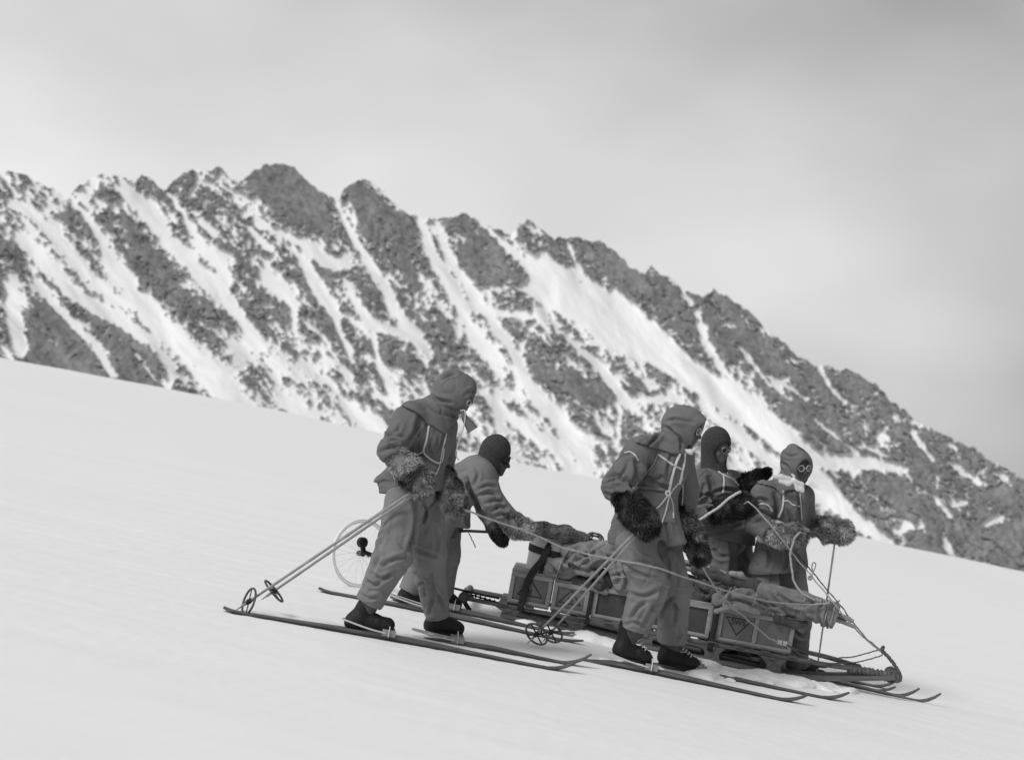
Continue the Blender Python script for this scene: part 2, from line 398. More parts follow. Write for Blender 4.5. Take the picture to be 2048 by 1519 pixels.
STRIPS = [  # snow gullies: (u, v, half width)
 [(134,386,4),(185,445,8),(219,512,17),(270,590,24),(342,660,28),(400,720,28),(470,800,26),(520,850,24)],
 [(240,372,10),(291,413,19),(330,470,16),(377,520,13),(445,585,14),(486,642,10),(520,690,12)],
 [(335,382,4),(370,430,7),(394,481,10),(438,526,14),(448,565,12)],
 [(410,345,4),(380,389,5)], [(490,447,5),(548,512,7)], [(513,444,7),(600,485,8),(650,519,13),(690,522,13)],
 [(544,560,22),(575,590,18),(585,610,10),(590,655,6)], [(585,492,5),(616,533,8),(655,590,10),(668,615,11),(678,663,5),(700,700,7)],
 [(70,560,8),(89,584,8),(137,639,10),(190,690,6),(226,750,8)], [(305,690,8),(345,731,9),(336,779,5)],
 [(20,400,9),(70,430,8),(120,480,9),(170,540,10),(230,600,10)], [(40,470,12),(95,530,12),(150,590,13),(210,620,12),(300,680,12)], [(20,560,14),(30,640,16),(40,700,14)],
 [(190,360,8),(165,395,9),(180,420,7)], [(440,370,5),(500,400,5)], [(400,440,6),(430,470,5)],
 [(672,403,5),(701,466,7),(760,559,9),(802,635,13),(844,686,15),(860,700,8)], [(844,690,5),(855,745,4)], [(690,560,6),(720,620,9),(750,650,12),(800,660,10)],
 [(600,521,7),(642,593,11),(672,627,11)], [(745,660,6),(755,720,5),(790,800,9)],
 [(836,437,6),(861,500,11),(903,568,15),(929,635,13),(979,707,15),(1000,745,10)],
 [(874,445,7),(895,509,13),(920,551,9),(950,593,8),(1005,669,11),(1038,719,13),(1047,761,17),(1106,820,17),(1160,900,19),(1182,972,20)],
 [(929,610,10),(980,622,8),(1064,631,8)], [(1097,614,5),(1055,664,6),(1038,698,6)],
 [(1135,487,4),(1160,542,5)], [(962,441,6),(1030,509,8)], [(1140,540,10),(1200,575,8)],
 [(1040,785,9),(990,790,11),(998,860,5),(995,900,5)], [(980,800,10),(1060,860,13),(1120,900,14),(1150,950,12)],
 [(1139,677,6),(1207,740,7),(1245,787,6)],
 [(1356,567,3),(1398,631,7),(1411,681,7),(1453,748,7),(1529,820,8),(1621,904,9)],
 [(1638,732,5),(1659,770,5),(1689,803,5)], [(1533,748,4),(1613,795,5)], [(1630,837,5),(1705,896,4)], [(1823,862,5),(1865,917,5)],
 [(1916,934,8),(1958,963,7)], [(1503,643,4),(1537,664,4)], [(1718,887,4),(1773,909,4)], [(1480,690,3),(1500,720,4),(1540,770,3)],
 [(1621,950,17),(1663,995,17),(1705,1035,15),(1777,1085,9)], [(1640,945,10),(1690,1000,5)],
 [(1200,736,8),(1242,790,10),(1263,812,10)], [(1242,799,8),(1360,795,9)], [(1238,807,6),(1234,879,5)], [(1288,795,5),(1290,850,6)], [(1276,715,8),(1301,778,5)],
 [(1400,800,8),(1480,870,10),(1560,930,10),(1600,960,10)], [(1795,1055,10),(1815,1048,10)], [(1975,1045,8),(2000,1035,8)], [(1905,1005,8),(1925,1000,8)], [(1985,940,4),(2010,955,5)],
 [(1450,646,6),(1460,650,5)], [(1745,1090,8),(1760,1120,8)], [(1870,990,4),(1900,1030,5)],
 [(1630,915,12),(1720,915,12),(1805,935,5)],
]
FIELD = np.array([(1034,513),(1080,509),(1148,563),(1224,580),(1276,614),(1385,719),(1470,770),(1579,858),(1630,904),(1811,934),(1811,940),(1630,935),(1600,925),(1560,900),
 (1500,855),(1400,790),(1330,740),(1270,710),(1200,690),(1169,652),(1106,618),(1038,576),(1060,545)], float)
BIAS = [  # (polygon, bias) : positive more snow, negative bare rock
 ([(-200,340),(120,400),(210,520),(330,640),(380,730),(300,690),(180,600),(60,545),(-200,480)], 0.16),
 ([(440,650),(700,720),(760,900),(640,900),(480,820)], 0.20),
 ([(1400,800),(1560,920),(1640,1040),(1500,1020),(1400,900)], 0.20),
 ([(860,800),(1000,760),(1200,860),(1230,990),(1000,960)], 0.12),
 ([(62,600),(100,600),(150,650),(190,710),(222,755),(160,800),(40,720)], -0.55),
 ([(190,650),(225,635),(280,680),(310,700),(330,770),(440,810),(400,860),(240,780),(230,740)], -0.45),
 ([(490,355),(560,328),(600,345),(655,400),(668,470),(640,465),(560,430),(500,380)], -0.55),
 ([(684,380),(730,362),(800,425),(830,480),(830,560),(780,520),(720,440)], -0.5),
 ([(874,450),(929,428),(990,470),(1055,555),(960,565),(890,520)], -0.5),
 ([(1060,735),(1150,740),(1235,790),(1220,800),(1100,790)], -0.55),
 ([(240,510),(300,490),(350,540),(380,600),(400,680),(330,620),(260,560)], -0.45),
 ([(590,520),(640,560),(690,650),(700,700),(640,660),(590,580)], -0.2),
 ([(780,560),(860,600),(920,680),(960,740),(880,740),(800,700)], -0.12),
 ([(1040,460),(1110,470),(1200,480),(1260,530),(1300,540),(1430,575),(1540,660),(1640,730),(1750,765),(2048,950),(2300,1050),(2300,1300),(2048,1150),(1790,1095),(1680,1000),(1640,945),(1815,945),(1640,898),(1585,850),(1385,705),(1290,600),(1160,535)], -0.30),
]
def seg_dist(U, V, pts):
    best = np.full(U.shape, 1e9); wid = np.ones(U.shape)
    for a, b in zip(pts[:-1], pts[1:]):
        d = (b[0] - a[0], b[1] - a[1]); L2 = d[0] ** 2 + d[1] ** 2 + 1e-9
        t = np.clip(((U - a[0]) * d[0] + (V - a[1]) * d[1]) / L2, 0, 1)
        w = (a[2] + (b[2] - a[2]) * t) if len(a) > 2 else 1.0
        dist = np.hypot(U - a[0] - t * d[0], V - a[1] - t * d[1])
        e = dist / w if len(a) > 2 else dist
        m = e < best; best = np.where(m, e, best)
    return best
def inside(U, V, poly):
    c = np.zeros(U.shape, bool); n = len(poly)
    for i in range(n):
        x1, y1 = poly[i]; x2, y2 = poly[(i + 1) % n]
        if y1 == y2: continue
        c ^= ((y1 > V) != (y2 > V)) & (U < (x2 - x1) * (V - y1) / (y2 - y1) + x1)
    return c
def poly_soft(U, V, poly, feather):
    d = seg_dist(U, V, [tuple(p) for p in poly] + [tuple(poly[0])])
    return sstep(-feather, feather, np.where(inside(U, V, poly), d, -d))

def build_mountain():
    us = np.concatenate([np.arange(-1600, -240, 10.0), np.arange(-240, 2290, 2.5), np.arange(2290, 3300, 10.0)]); nr = 330
    ridge = np.interp(us, RIDGE[:, 0], RIDGE[:, 1])
    ridge = ridge + 7.0 * fbm(np.stack([us / 20.0, us * 0], -1), 4, 4, 0.7) - 5.0 * np.abs(vnoise(np.stack([us / 13.0, us * 0 + 3], -1), 9)) + 2.0
    base = 715 + 0.2017 * us + 110
    t = np.linspace(0, 1, nr)
    U = np.broadcast_to(us[None], (nr, len(us))).copy()
    V = ridge[None] * (1 - t[:, None]) + base[None] * t[:, None]
    ca, sa = 0.68, 0.733
    wob = 14 * fbm(np.stack([U / 70, V / 70], -1), 2, 40)
    al = U * ca + V * sa; ac = -U * sa + V * ca + wob
    n1 = fbm(np.stack([ac / 18, al / 60], -1), 3, 50, 0.65)
    n2 = fbm(np.stack([U / 8, V / 5.5], -1), 3, 60, 0.7)
    n3 = fbm(np.stack([ac / 7, al / 16], -1), 2, 66, 0.6)
    thin = np.zeros(U.shape)
    for (fa, fl, wd, sd_) in ((34, 190, 0.055, 201), (22, 120, 0.05, 211), (15, 60, 0.05, 221)):
        wq = 20 * fbm(np.stack([U / 45, V / 45], -1), 3, sd_ + 3)
        nn_ = vnoise(np.stack([(ac + wq) / fa, al / fl], -1), sd_)
        thin = np.maximum(thin, (1 - sstep(wd * 0.4, wd * 1.5, np.abs(nn_))) * sstep(-0.35, 0.1, vnoise(np.stack([U / 60, V / 60], -1), sd_ + 7)))
    s = -0.005 + 0.55 * n1 + 0.42 * n2 + 0.30 * n3 + 0.45 * thin
    edge = 0.35 * fbm(np.stack([U / 9, V / 9], -1), 3, 70)
    dmin = np.full(U.shape, 1e9)
    for st in STRIPS:
        wmn = min(q[2] for q in st)
        d = seg_dist(U, V, st) + edge * (1.1 + 6.0 / wmn) + 0.35 * n3
        dmin = np.minimum(dmin, d)
        if max(q[2] for q in st) <= 8: d = d + 0.9 * np.maximum(0, fbm(np.stack([U / 18, V / 18], -1), 2, 44) + 0.15)
        s = np.maximum(s, 0) * 1 + np.minimum(s, 0) * sstep(0.6, 1.6, d) + 0.5 * (1 - sstep(0.75, 1.35, d))
    for poly, b in BIAS:
        w = poly_soft(U + 10 * edge, V + 10 * edge, poly, 14)
        free = sstep(0.7, 1.3, dmin) if b < 0 else 1.0
        s = s + b * w * free
    fld = poly_soft(U + 16 * edge, V + 16 * edge, FIELD, 6)
    s = s * (1 - fld) + 0.6 * fld
    snow = sstep(-0.035, 0.035, s)
    # relief: distance of the face from the viewer's side, ribs proud, gullies cut in
    big = fbm(np.stack([ac / 95, al / 330], -1), 3, 90)
    D = 920 + 0.42 * (base[None] - V) - 18 * big - 5.5 * sstep(-0.25, 0.15, -s) \
        - 2.6 * (1 - snow) * np.abs(fbm(np.stack([ac / 15, al / 24], -1), 4, 95, 0.65)) - 1.2 * (1 - snow) * fbm(np.stack([U / 9, V / 9], -1), 3, 96, 0.65) - 1.0 * fbm(np.stack([ac / 12, al / 40], -1), 3, 97)
    D = D + 60 * (1 - sstep(0, 0.03, t[:, None])) * 0.0
    pts = np.stack([(U - 1024) / F * D, D, -(V - 759.5) / F * D], -1)
    # the far side, falling away behind the crest
    crest = pts[0]; back = []
    for k, (dy, dz) in enumerate([(4, -1.0), (12, -6), (30, -20), (70, -60), (140, -140)]):
        b = crest.copy(); b[:, 1] += dy; b[:, 2] += dz + 3.0 * k * vnoise(np.stack([us / 40, us * 0 + k * 3.7], -1), 7) * 0.5; back.append(b)
    allp = np.concatenate([np.array(back[::-1]), pts], 0)
    sn = np.concatenate([np.ones((len(back), len(us))) * 0.3, snow], 0)
    tone = np.concatenate([np.zeros((len(back), len(us))), fbm(np.stack([U / 30, V / 30], -1), 4, 120, 0.6)], 0)
    h, w = allp.shape[:2]
    i = np.arange(h - 1)[:, None] * w + np.arange(w - 1)[None]
    f = np.stack([i, i + w, i + w + 1, i + 1], -1).reshape(-1, 4)
    m = bpy.data.materials.new('mountain_rock_and_snow'); m.use_nodes = True
    N, L = m.node_tree.nodes, m.node_tree.links; b = N['Principled BSDF']
    b.inputs['Roughness'].default_value = 0.9; b.inputs['Specular IOR Level'].default_value = 0.1
    a = N.new('ShaderNodeAttribute'); a.attribute_name = 'snow'; a2 = N.new('ShaderNodeAttribute'); a2.attribute_name = 'tone'
    tc = N.new('ShaderNodeTexCoord'); n = N.new('ShaderNodeTexNoise'); n.inputs['Scale'].default_value = 0.22; n.inputs['Detail'].default_value = 8; n.inputs['Roughness'].default_value = 0.7
    L.new(tc.outputs['Object'], n.inputs['Vector'])
    r = N.new('ShaderNodeMapRange'); r.inputs['From Min'].default_value = 0.25; r.inputs['From Max'].default_value = 0.75; r.inputs['To Min'].default_value = 0.115; r.inputs['To Max'].default_value = 0.30
    L.new(n.outputs['Fac'], r.inputs[0])
    mu = N.new('ShaderNodeMath'); mu.operation = 'MULTIPLY_ADD'; L.new(a2.outputs['Fac'], mu.inputs[0]); mu.inputs[1].default_value = 0.07; L.new(r.outputs[0], mu.inputs[2])
    mx = N.new('ShaderNodeMix'); mx.data_type = 'FLOAT'; L.new(a.outputs['Fac'], mx.inputs[0]); L.new(mu.outputs[0], mx.inputs[2]); mx.inputs[3].default_value = 0.80
    cc = N.new('ShaderNodeCombineColor')
    for k in range(3): L.new(mx.outputs[0], cc.inputs[k])
    L.new(cc.outputs[0], b.inputs['Base Color'])
    o = mk('mountain', allp.reshape(-1, 3), f, m, attrs={'snow': sn.ravel(), 'tone': tone.ravel()})
    o['kind'] = 'structure'
    return o
build_mountain()
# ------------------------------------------------------------------ implicit-surface mesher (continuous cloth and body surfaces)
def J(a): return P(*a) if (abs(a[0]) > 40) else np.asarray(a, float)

def cap(a, b, r0, r1, k=0.04, end=None, start=None, flat=None):
    """tapered capsule; end / start: True = flat hem square to the axis, or a plane normal; flat = (axis, factor)"""
    return dict(t='c', a=J(a), b=J(b), r0=r0, r1=r1, k=k, end=end, start=start, flat=flat)
def ell(c, r, k=0.04, rot=None, sub=False):
    return dict(t='e', c=J(c), r=np.asarray(r, float), k=k, rot=rot, sub=sub)
def basis(f, u=(0, 0, 1)):
    f = np.asarray(f, float); f = f / np.linalg.norm(f); s = np.cross(f, u); s /= np.linalg.norm(s); w = np.cross(s, f)
    return np.array([s, f, w])            # side, forward, up

def d_prim(q, X):
    if q['t'] == 'c':
        ab = q['b'] - q['a']; L = np.linalg.norm(ab); n = ab / L
        v = X - q['a']; t = np.clip((v @ n) / L, 0, 1)
        dv = v - t[..., None] * ab
        if q['flat'] is not None:
            ax, fac = q['flat']; ax = np.asarray(ax, float) / np.linalg.norm(ax)
            dv = dv + (dv @ ax)[..., None] * ax * (fac - 1)
        d = np.linalg.norm(dv, axis=-1) - (q['r0'] + (q['r1'] - q['r0']) * t)
        if q['end'] is not None:
            m = n if q['end'] is True else np.asarray(q['end'], float) / np.linalg.norm(q['end'])
            d = np.maximum(d, (X - q['b']) @ m)
        if q['start'] is not None:
            m = -n if q['start'] is True else np.asarray(q['start'], float) / np.linalg.norm(q['start'])
            d = np.maximum(d, (X - q['a']) @ m)
        return d
    if q['t'] == 'e':
        v = X - q['c']
        if q['rot'] is not None: v = v @ q['rot'].T
        k0 = np.linalg.norm(v / q['r'], axis=-1); k1 = np.linalg.norm(v / q['r'] ** 2, axis=-1)
        return k0 * (k0 - 1) / (k1 + 1e-9)
    if q['t'] == 'f': return q['f'](X)

def d_all(prims, X):
    d = None
    for q in prims:
        e = d_prim(q, X)
        if d is None: d = e; continue
        k = q['k']
        if q.get('sub'):
            e = -e; h = np.clip(0.5 - 0.5 * (d - e) / k, 0, 1); d = d * (1 - h) + e * h + k * h * (1 - h)
        else:
            h = np.clip(0.5 + 0.5 * (e - d) / k, 0, 1); d = e * (1 - h) + d * h - k * h * (1 - h)
    return d

def bounds(prims):
    lo = np.full(3, 1e9); hi = -lo
    for q in prims:
        if q.get('sub'): continue
        if q['t'] == 'c':
            pts = [(q['a'], q['r0']), (q['b'], q['r1'])]
        elif q['t'] == 'e': pts = [(q['c'], q['r'].max())]
        else: pts = [(q['lo'], 0), (q['hi'], 0)]
        for p, r in pts: lo = np.minimum(lo, p - r); hi = np.maximum(hi, p + r)
    return lo, hi

def surface(prims, vox=0.011, pad=0.035, fn=None):
    lo, hi = bounds(prims); lo = lo - pad; hi = hi + pad
    n = np.ceil((hi - lo) / vox).astype(int) + 1
    ax = [lo[i] + vox * np.arange(n[i]) for i in range(3)]
    G = np.stack(np.meshgrid(*ax, indexing='ij'), -1)
    D = (fn or (lambda Q: d_all(prims, Q)))(G)
    D[0] = D[-1] = 1; D[:, 0] = D[:, -1] = 1; D[:, :, 0] = D[:, :, -1] = 1
    S = D < 0
    corners = [(a, b, c) for a in (0, 1) for b in (0, 1) for c in (0, 1)]
    m = [k - 1 for k in n]
    sl = lambda A, o: A[o[0]:o[0] + m[0], o[1]:o[1] + m[1], o[2]:o[2] + m[2]]
    cnt = sum(sl(S, o).astype(np.int8) for o in corners)
    act = (cnt > 0) & (cnt < 8)
    idx = np.argwhere(act); vid = np.full(act.shape, -1, np.int64); vid[act] = np.arange(len(idx))
    acc = np.zeros((len(idx), 3)); num = np.zeros(len(idx))
    for o in corners:
        for axn in range(3):
            if o[axn]: continue
            p = list(o); p[axn] = 1
            i0 = idx + np.array(o); i1 = idx + np.array(p)
            d0 = D[tuple(i0.T)]; d1 = D[tuple(i1.T)]; c = (d0 < 0) != (d1 < 0)
            t = d0 / np.where(c, d0 - d1, 1.0)
            q = i0 + t[:, None] * (i1 - i0)
            acc[c] += q[c]; num[c] += 1
    V = lo + vox * (acc / num[:, None])
    faces = []
    for axn in range(3):
        s0 = [slice(1, -1)] * 3; s0[axn] = slice(0, n[axn] - 1)
        s1 = list(s0); s1[axn] = slice(1, n[axn])
        a = S[tuple(s0)]; b = S[tuple(s1)]; ch = np.argwhere(a != b)
        if len(ch) == 0: continue
        base = ch + np.array([0 if k == axn else 1 for k in range(3)])
        u, w = (axn + 1) % 3, (axn + 2) % 3
        eu = np.eye(3, dtype=int)[u]; ew = np.eye(3, dtype=int)[w]
        q = np.stack([vid[tuple((base - eu - ew).T)], vid[tuple((base - ew).T)], vid[tuple(base.T)], vid[tuple((base - eu).T)]], -1)
        fl = ~a[tuple(ch.T)]
        q[fl] = q[fl][:, ::-1]
        faces.append(q)
    Fq = np.concatenate(faces)
    Fq = Fq[(Fq >= 0).all(1)]
    return V, Fq

def normals(V, Fq):
    n = np.cross(V[Fq[:, 2]] - V[Fq[:, 0]], V[Fq[:, 3]] - V[Fq[:, 1]]); N = np.zeros_like(V)
    for k in range(4): np.add.at(N, Fq[:, k], n)
    return N / (np.linalg.norm(N, axis=1)[:, None] + 1e-12)

def folds(V, Fq, amp=0.006, joints=(), seed=1, hang=True):
    """cloth relief: hanging folds plus creases bunched round the joints (point, axis, radius, amplitude)"""
    N = normals(V, Fq)
    sc = np.array([9, 9, 2.6]) if hang else np.array([9, 9, 7.0])
    w = V + 0.045 * np.stack([vnoise(V * 7, seed + 1), vnoise(V * 7, seed + 2), vnoise(V * 7, seed + 3)], -1)
    nz = vnoise(w * sc, seed + 5); n4 = vnoise((w @ np.array([[0.8, 0, 0.6], [0, 1, 0], [-0.6, 0, 0.8]])) * sc * 1.5, seed + 6)
    msk = sstep(-0.25, 0.35, fbm(V * 4.5, 2, seed + 7)); msk2 = sstep(-0.1, 0.5, fbm(V * 5.0, 2, seed + 8))
    d = amp * 0.9 * fbm(w * np.array([6, 6, 2.2]), 2, seed + 9) + amp * msk * (1.5 * np.abs(nz) - 1.1 * np.exp(-(nz / 0.07) ** 2)) - amp * 1.2 * msk2 * np.exp(-(n4 / 0.07) ** 2)
    for (p, axd, rad, a) in joints:
        p = J(p); axd = np.asarray(axd, float); axd = axd / np.linalg.norm(axd)
        r = V - p; t = r @ axd
        g = np.exp(-(np.linalg.norm(r, axis=1) / rad) ** 2)
        skew = t + 0.35 * (r @ np.cross(axd, (0.3, 1, 0.2))) * np.sign(vnoise(V * 5, seed + 31))
        q = np.stack([skew / 0.055 + 1.1 * vnoise(V * 9, seed + 21), vnoise(V * 4, seed + 22) * 0.45, vnoise(V * 4, seed + 23) * 0.45], -1)
        kk = vnoise(q, seed + 25); d = d + a * g * (1.7 * np.abs(kk) - 0.35 - 0.9 * np.exp(-(kk / 0.10) ** 2))
    return V + N * d[:, None]

def creased(V, Fq, lines):
    """press traced creases (pixel polylines: points, depth, half width) into the side of the cloth that shows"""
    N = normals(V, Fq); U2 = np.stack([V[:, 0] / V[:, 1] * F + 1024, -V[:, 2] / V[:, 1] * F + 759.5], -1)
    face = sstep(0.25, -0.15, -(-N[:, 1])) if False else sstep(-0.2, 0.3, -N[:, 1]); d = np.zeros(len(V))
    for pts, dep, w in lines:
        p = spline(np.array(pts, float), 12); L = len(p) - 1; best = np.full(len(V), 1e9); tt = np.zeros(len(V))
        for i in range(L):
            a, e = p[i], p[i + 1] - p[i]; t = np.clip(((U2 - a) @ e) / (e @ e + 1e-9), 0, 1)
            r = np.linalg.norm(U2 - a - t[:, None] * e, axis=1); m = r < best; best[m] = r[m]; tt[m] = (i + t[m]) / L
        taper = np.sin(np.pi * np.clip(0.08 + 0.84 * tt, 0, 1)) ** 0.7
        d += 1.3 * dep * taper * (-np.exp(-(best / w) ** 2) + 0.65 * np.exp(-((best - 2.2 * w) / (1.2 * w)) ** 2))
    return V + N * (d * face)[:, None]

def cloth(name, prims, mat_, parent, vox=0.011, amp=0.006, joints=(), seed=1, hang=True, fn=None, lines=()):
    V, Fq = surface(prims, vox, fn=fn)
    V = folds(V, Fq, amp, joints, seed, hang)
    if lines: V = creased(V, Fq, lines)
    return mk(name, V, Fq, mat_, parent)

def poly_sdf(poly, y):
    """signed distance to a pixel polygon taken at distance y (a straight-cut cloth edge)"""
    pp = np.array([P(u, v, y)[[0, 2]] for u, v in poly])
    def f(X):
        p = X[..., [0, 2]]; d = np.full(p.shape[:-1], 1e9); c = np.zeros(p.shape[:-1], bool); n = len(pp)
        for i in range(n):
            a, b = pp[i], pp[(i + 1) % n]; e = b - a; w = p - a
            t = np.clip((w @ e) / (e @ e), 0, 1); d = np.minimum(d, np.linalg.norm(w - t[..., None] * e, axis=-1))
            c ^= ((a[1] > p[..., 1]) != (b[1] > p[..., 1])) & (p[..., 0] < (b[0] - a[0]) * (p[..., 1] - a[1]) / (b[1] - a[1] + 1e-12) + a[0])
        return np.where(c, -d, d)
    return f

def fur_coat(name, base, flow, tones, parent, n=5200, length=0.036, seed=3, lie=0.55):
    """fur: thin curved tapering hairs rooted on the mitten surface; tones = (dark, light) varying in patches"""
    me = base.data; off = np.array(base.location); q = base.parent
    while q is not None: off = off + np.array(q.location); q = q.parent
    V = np.zeros(len(me.vertices) * 3); me.vertices.foreach_get('co', V); V = V.reshape(-1, 3) + off
    me.calc_loop_triangles()
    T = np.zeros(len(me.loop_triangles) * 3, int); me.loop_triangles.foreach_get('vertices', T); T = T.reshape(-1, 3)
    a, b, c = V[T[:, 0]], V[T[:, 1]], V[T[:, 2]]; nr = np.cross(b - a, c - a); ar = np.linalg.norm(nr, axis=1)
    rng = np.random.default_rng(seed)
    k = rng.choice(len(T), n, p=ar / ar.sum()); r1 = np.sqrt(rng.random(n)); r2 = rng.random(n)
    p = a[k] * (1 - r1)[:, None] + b[k] * (r1 * (1 - r2))[:, None] + c[k] * (r1 * r2)[:, None]
    nn = nr[k] / ar[k][:, None]
    flow = np.asarray(flow, float); flow = flow / np.linalg.norm(flow)
    cl = 1.25 * np.stack([vnoise(p * 20, seed + 4), vnoise(p * 20, seed + 5), vnoise(p * 20, seed + 6)], -1)
    d = nn * (0.75 - lie * 0.4) + flow * lie + cl * 0.75 + rng.normal(0, 0.16, (n, 3)); d /= np.linalg.norm(d, axis=1)[:, None]
    L = length * (0.6 + 0.7 * rng.random(n)) * (1 + 0.35 * vnoise(p * 14, seed + 8))
    s = np.cross(d, rng.normal(0, 1, (n, 3))); s /= np.linalg.norm(s, axis=1)[:, None]
    w = (0.0024 + 0.0016 * rng.random(n))[:, None]
    mid = p + d * (L * 0.55)[:, None]; bend = flow * 0.35 + cl * 0.5 + np.array([0, 0, -0.25])
    tip = p + (d * 0.85 + bend * 0.35) * L[:, None]
    p0 = p - nn * 0.004
    VV = np.stack([p0 - s * w, p0 + s * w, mid - s * w * 0.75, mid + s * w * 0.75, tip], 1).reshape(-1, 3)
    i = np.arange(n)[:, None] * 5
    Ft = np.concatenate([i + np.array([[0, 1, 3]]), i + np.array([[0, 3, 2]]), i + np.array([[2, 3, 4]])])
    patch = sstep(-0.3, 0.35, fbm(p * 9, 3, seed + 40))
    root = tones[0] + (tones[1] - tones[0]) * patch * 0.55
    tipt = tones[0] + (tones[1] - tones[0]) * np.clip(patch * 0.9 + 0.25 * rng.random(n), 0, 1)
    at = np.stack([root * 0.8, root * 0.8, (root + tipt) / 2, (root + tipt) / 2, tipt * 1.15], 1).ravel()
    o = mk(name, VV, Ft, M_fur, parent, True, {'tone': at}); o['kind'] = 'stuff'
    return o

def mitten(parent, prims, flow, tones, label=None, n=5200, length=0.034, seed=3):
    V, Fq = surface(prims, 0.012)
    N = normals(V, Fq); V = V + N * (0.010 * fbm(V * 24, 2, seed))[:, None]
    o = mk('mitten', V, Fq, M_fur, parent, True, {'tone': tones[0] + (tones[1] - tones[0]) * 0.3 * sstep(-0.3, 0.35, fbm(V * 9, 3, seed + 40))})
    if label: o['label'] = label
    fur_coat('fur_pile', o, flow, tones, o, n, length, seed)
    return o

from mathutils.bvhtree import BVHTree
def bvh_of(objs):
    vs, fs = [], []
    for o in objs:
        off = np.array(o.location); q = o.parent
        while q is not None: off = off + np.array(q.location); q = q.parent
        b = len(vs); vs += [tuple(np.array(v.co) + off) for v in o.data.vertices]; fs += [tuple(i + b for i in p.vertices) for p in o.data.polygons]
    return BVHTree.FromPolygons(vs, fs)
def drape(bv, pts, y0, lift=0.006, n=24):
    """points of a tape lying on a garment: a pixel path dropped onto its surface"""
    q = spline(np.array(pts, float), n); out = []; last = None
    for u, v in q:
        d = Vector(tuple(P(u, v, 1.0))).normalized()
        h = bv.ray_cast(Vector((0, 0, 0)), d)
        if h[0] is not None and abs(h[0].y - y0) < 0.55: last = h[0].y
        out.append([u, v, last])
    known = [o[2] for o in out if o[2] is not None]
    fy = known[0] if known else y0
    ys = np.array([o[2] if o[2] is not None else fy for o in out])
    ys = np.convolve(np.pad(ys, 2, mode='edge'), [0.15, 0.2, 0.3, 0.2, 0.15], 'valid')
    return np.array([P(o[0], o[1], y - lift) for o, y in zip(out, ys)])
def tape(name, bv, pts, y0, w, parent, mat_=None, lift=0.006, n=24, flat=0.3):
    m = MB(); m.tube(drape(bv, pts, y0, lift, n), w, 6, True, flat, up=(0, -1, 0)); return m.build(name, mat_ or M_tape, parent, auto=False)

def patch(name, bv, corners, y0, parent, mt, n=14, lift=0.010):
    """cloth panel sewn onto a garment: four pixel corners dropped onto its surface, with thickness"""
    c = np.array(corners, float); rows = []
    for i in range(n + 1):
        a = c[0] + (c[3] - c[0]) * i / n; b = c[1] + (c[2] - c[1]) * i / n
        rows.append(drape(bv, [a, b], y0, lift * (0.35 if i in (0, n) else 1.0), n + 1))
    G = np.array(rows); top = G.reshape(-1, 3); bot = top + np.array([0, 0.02, 0]); m = n + 1
    f = []
    for i in range(n):
        for j in range(n):
            q = (i * m + j, i * m + j + 1, (i + 1) * m + j + 1, (i + 1) * m + j); f.append(q); f.append(tuple(k + m * m for k in q[::-1]))
    e = [i for i in range(m)] + [i * m + n for i in range(1, m)] + [n * m + j for j in range(n - 1, -1, -1)] + [i * m for i in range(n - 1, 0, -1)]
    for a, b in zip(e, e[1:] + e[:1]): f.append((b, a, a + m * m, b + m * m))
    return mk(name, np.vstack([top, bot]), f, mt, parent)

def head_prims(c, f, scale=1.0):
    B = basis(f); s, fw, up = B; c = J(c)
    q = lambda a, b, d: c + scale * (s * a + fw * b + up * d)
    E = lambda a, b, d, r, k=0.03, sub=False: dict(t='e', c=q(a, b, d), r=np.array(r) * scale, k=k, rot=B, sub=sub)
    pr = [E(0, -0.005, 0.02, (0.076, 0.098, 0.108)), E(0, 0.025, -0.06, (0.058, 0.07, 0.062), 0.04), E(0, 0.075, -0.098, (0.026, 0.02, 0.02), 0.025),
          dict(t='c', a=q(0, 0.088, 0.018), b=q(0, 0.116, -0.024), r0=0.010, r1=0.016, k=0.016, end=None, start=None, flat=None),
          dict(t='c', a=q(-0.04, 0.078, 0.034), b=q(0.04, 0.078, 0.034), r0=0.014, r1=0.014, k=0.02, end=None, start=None, flat=None),
          E(-0.045, 0.06, -0.022, (0.026, 0.024, 0.02), 0.02), E(0.045, 0.06, -0.022, (0.026, 0.024, 0.02), 0.02),
          E(0, 0.088, -0.052, (0.024, 0.014, 0.008), 0.012), E(0, 0.084, -0.068, (0.02, 0.013, 0.008), 0.012),
          E(-0.078, -0.01, -0.005, (0.012, 0.022, 0.032), 0.012), E(0.078, -0.01, -0.005, (0.012, 0.022, 0.032), 0.012),
          E(-0.032, 0.092, 0.012, (0.016, 0.012, 0.010), 0.014, True), E(0.032, 0.092, 0.012, (0.016, 0.012, 0.010), 0.014, True),
          dict(t='c', a=q(0, -0.015, -0.07), b=q(0, -0.06, -0.18), r0=0.058, r1=0.066, k=0.03, end=None, start=None, flat=None)]
    return pr, q, B

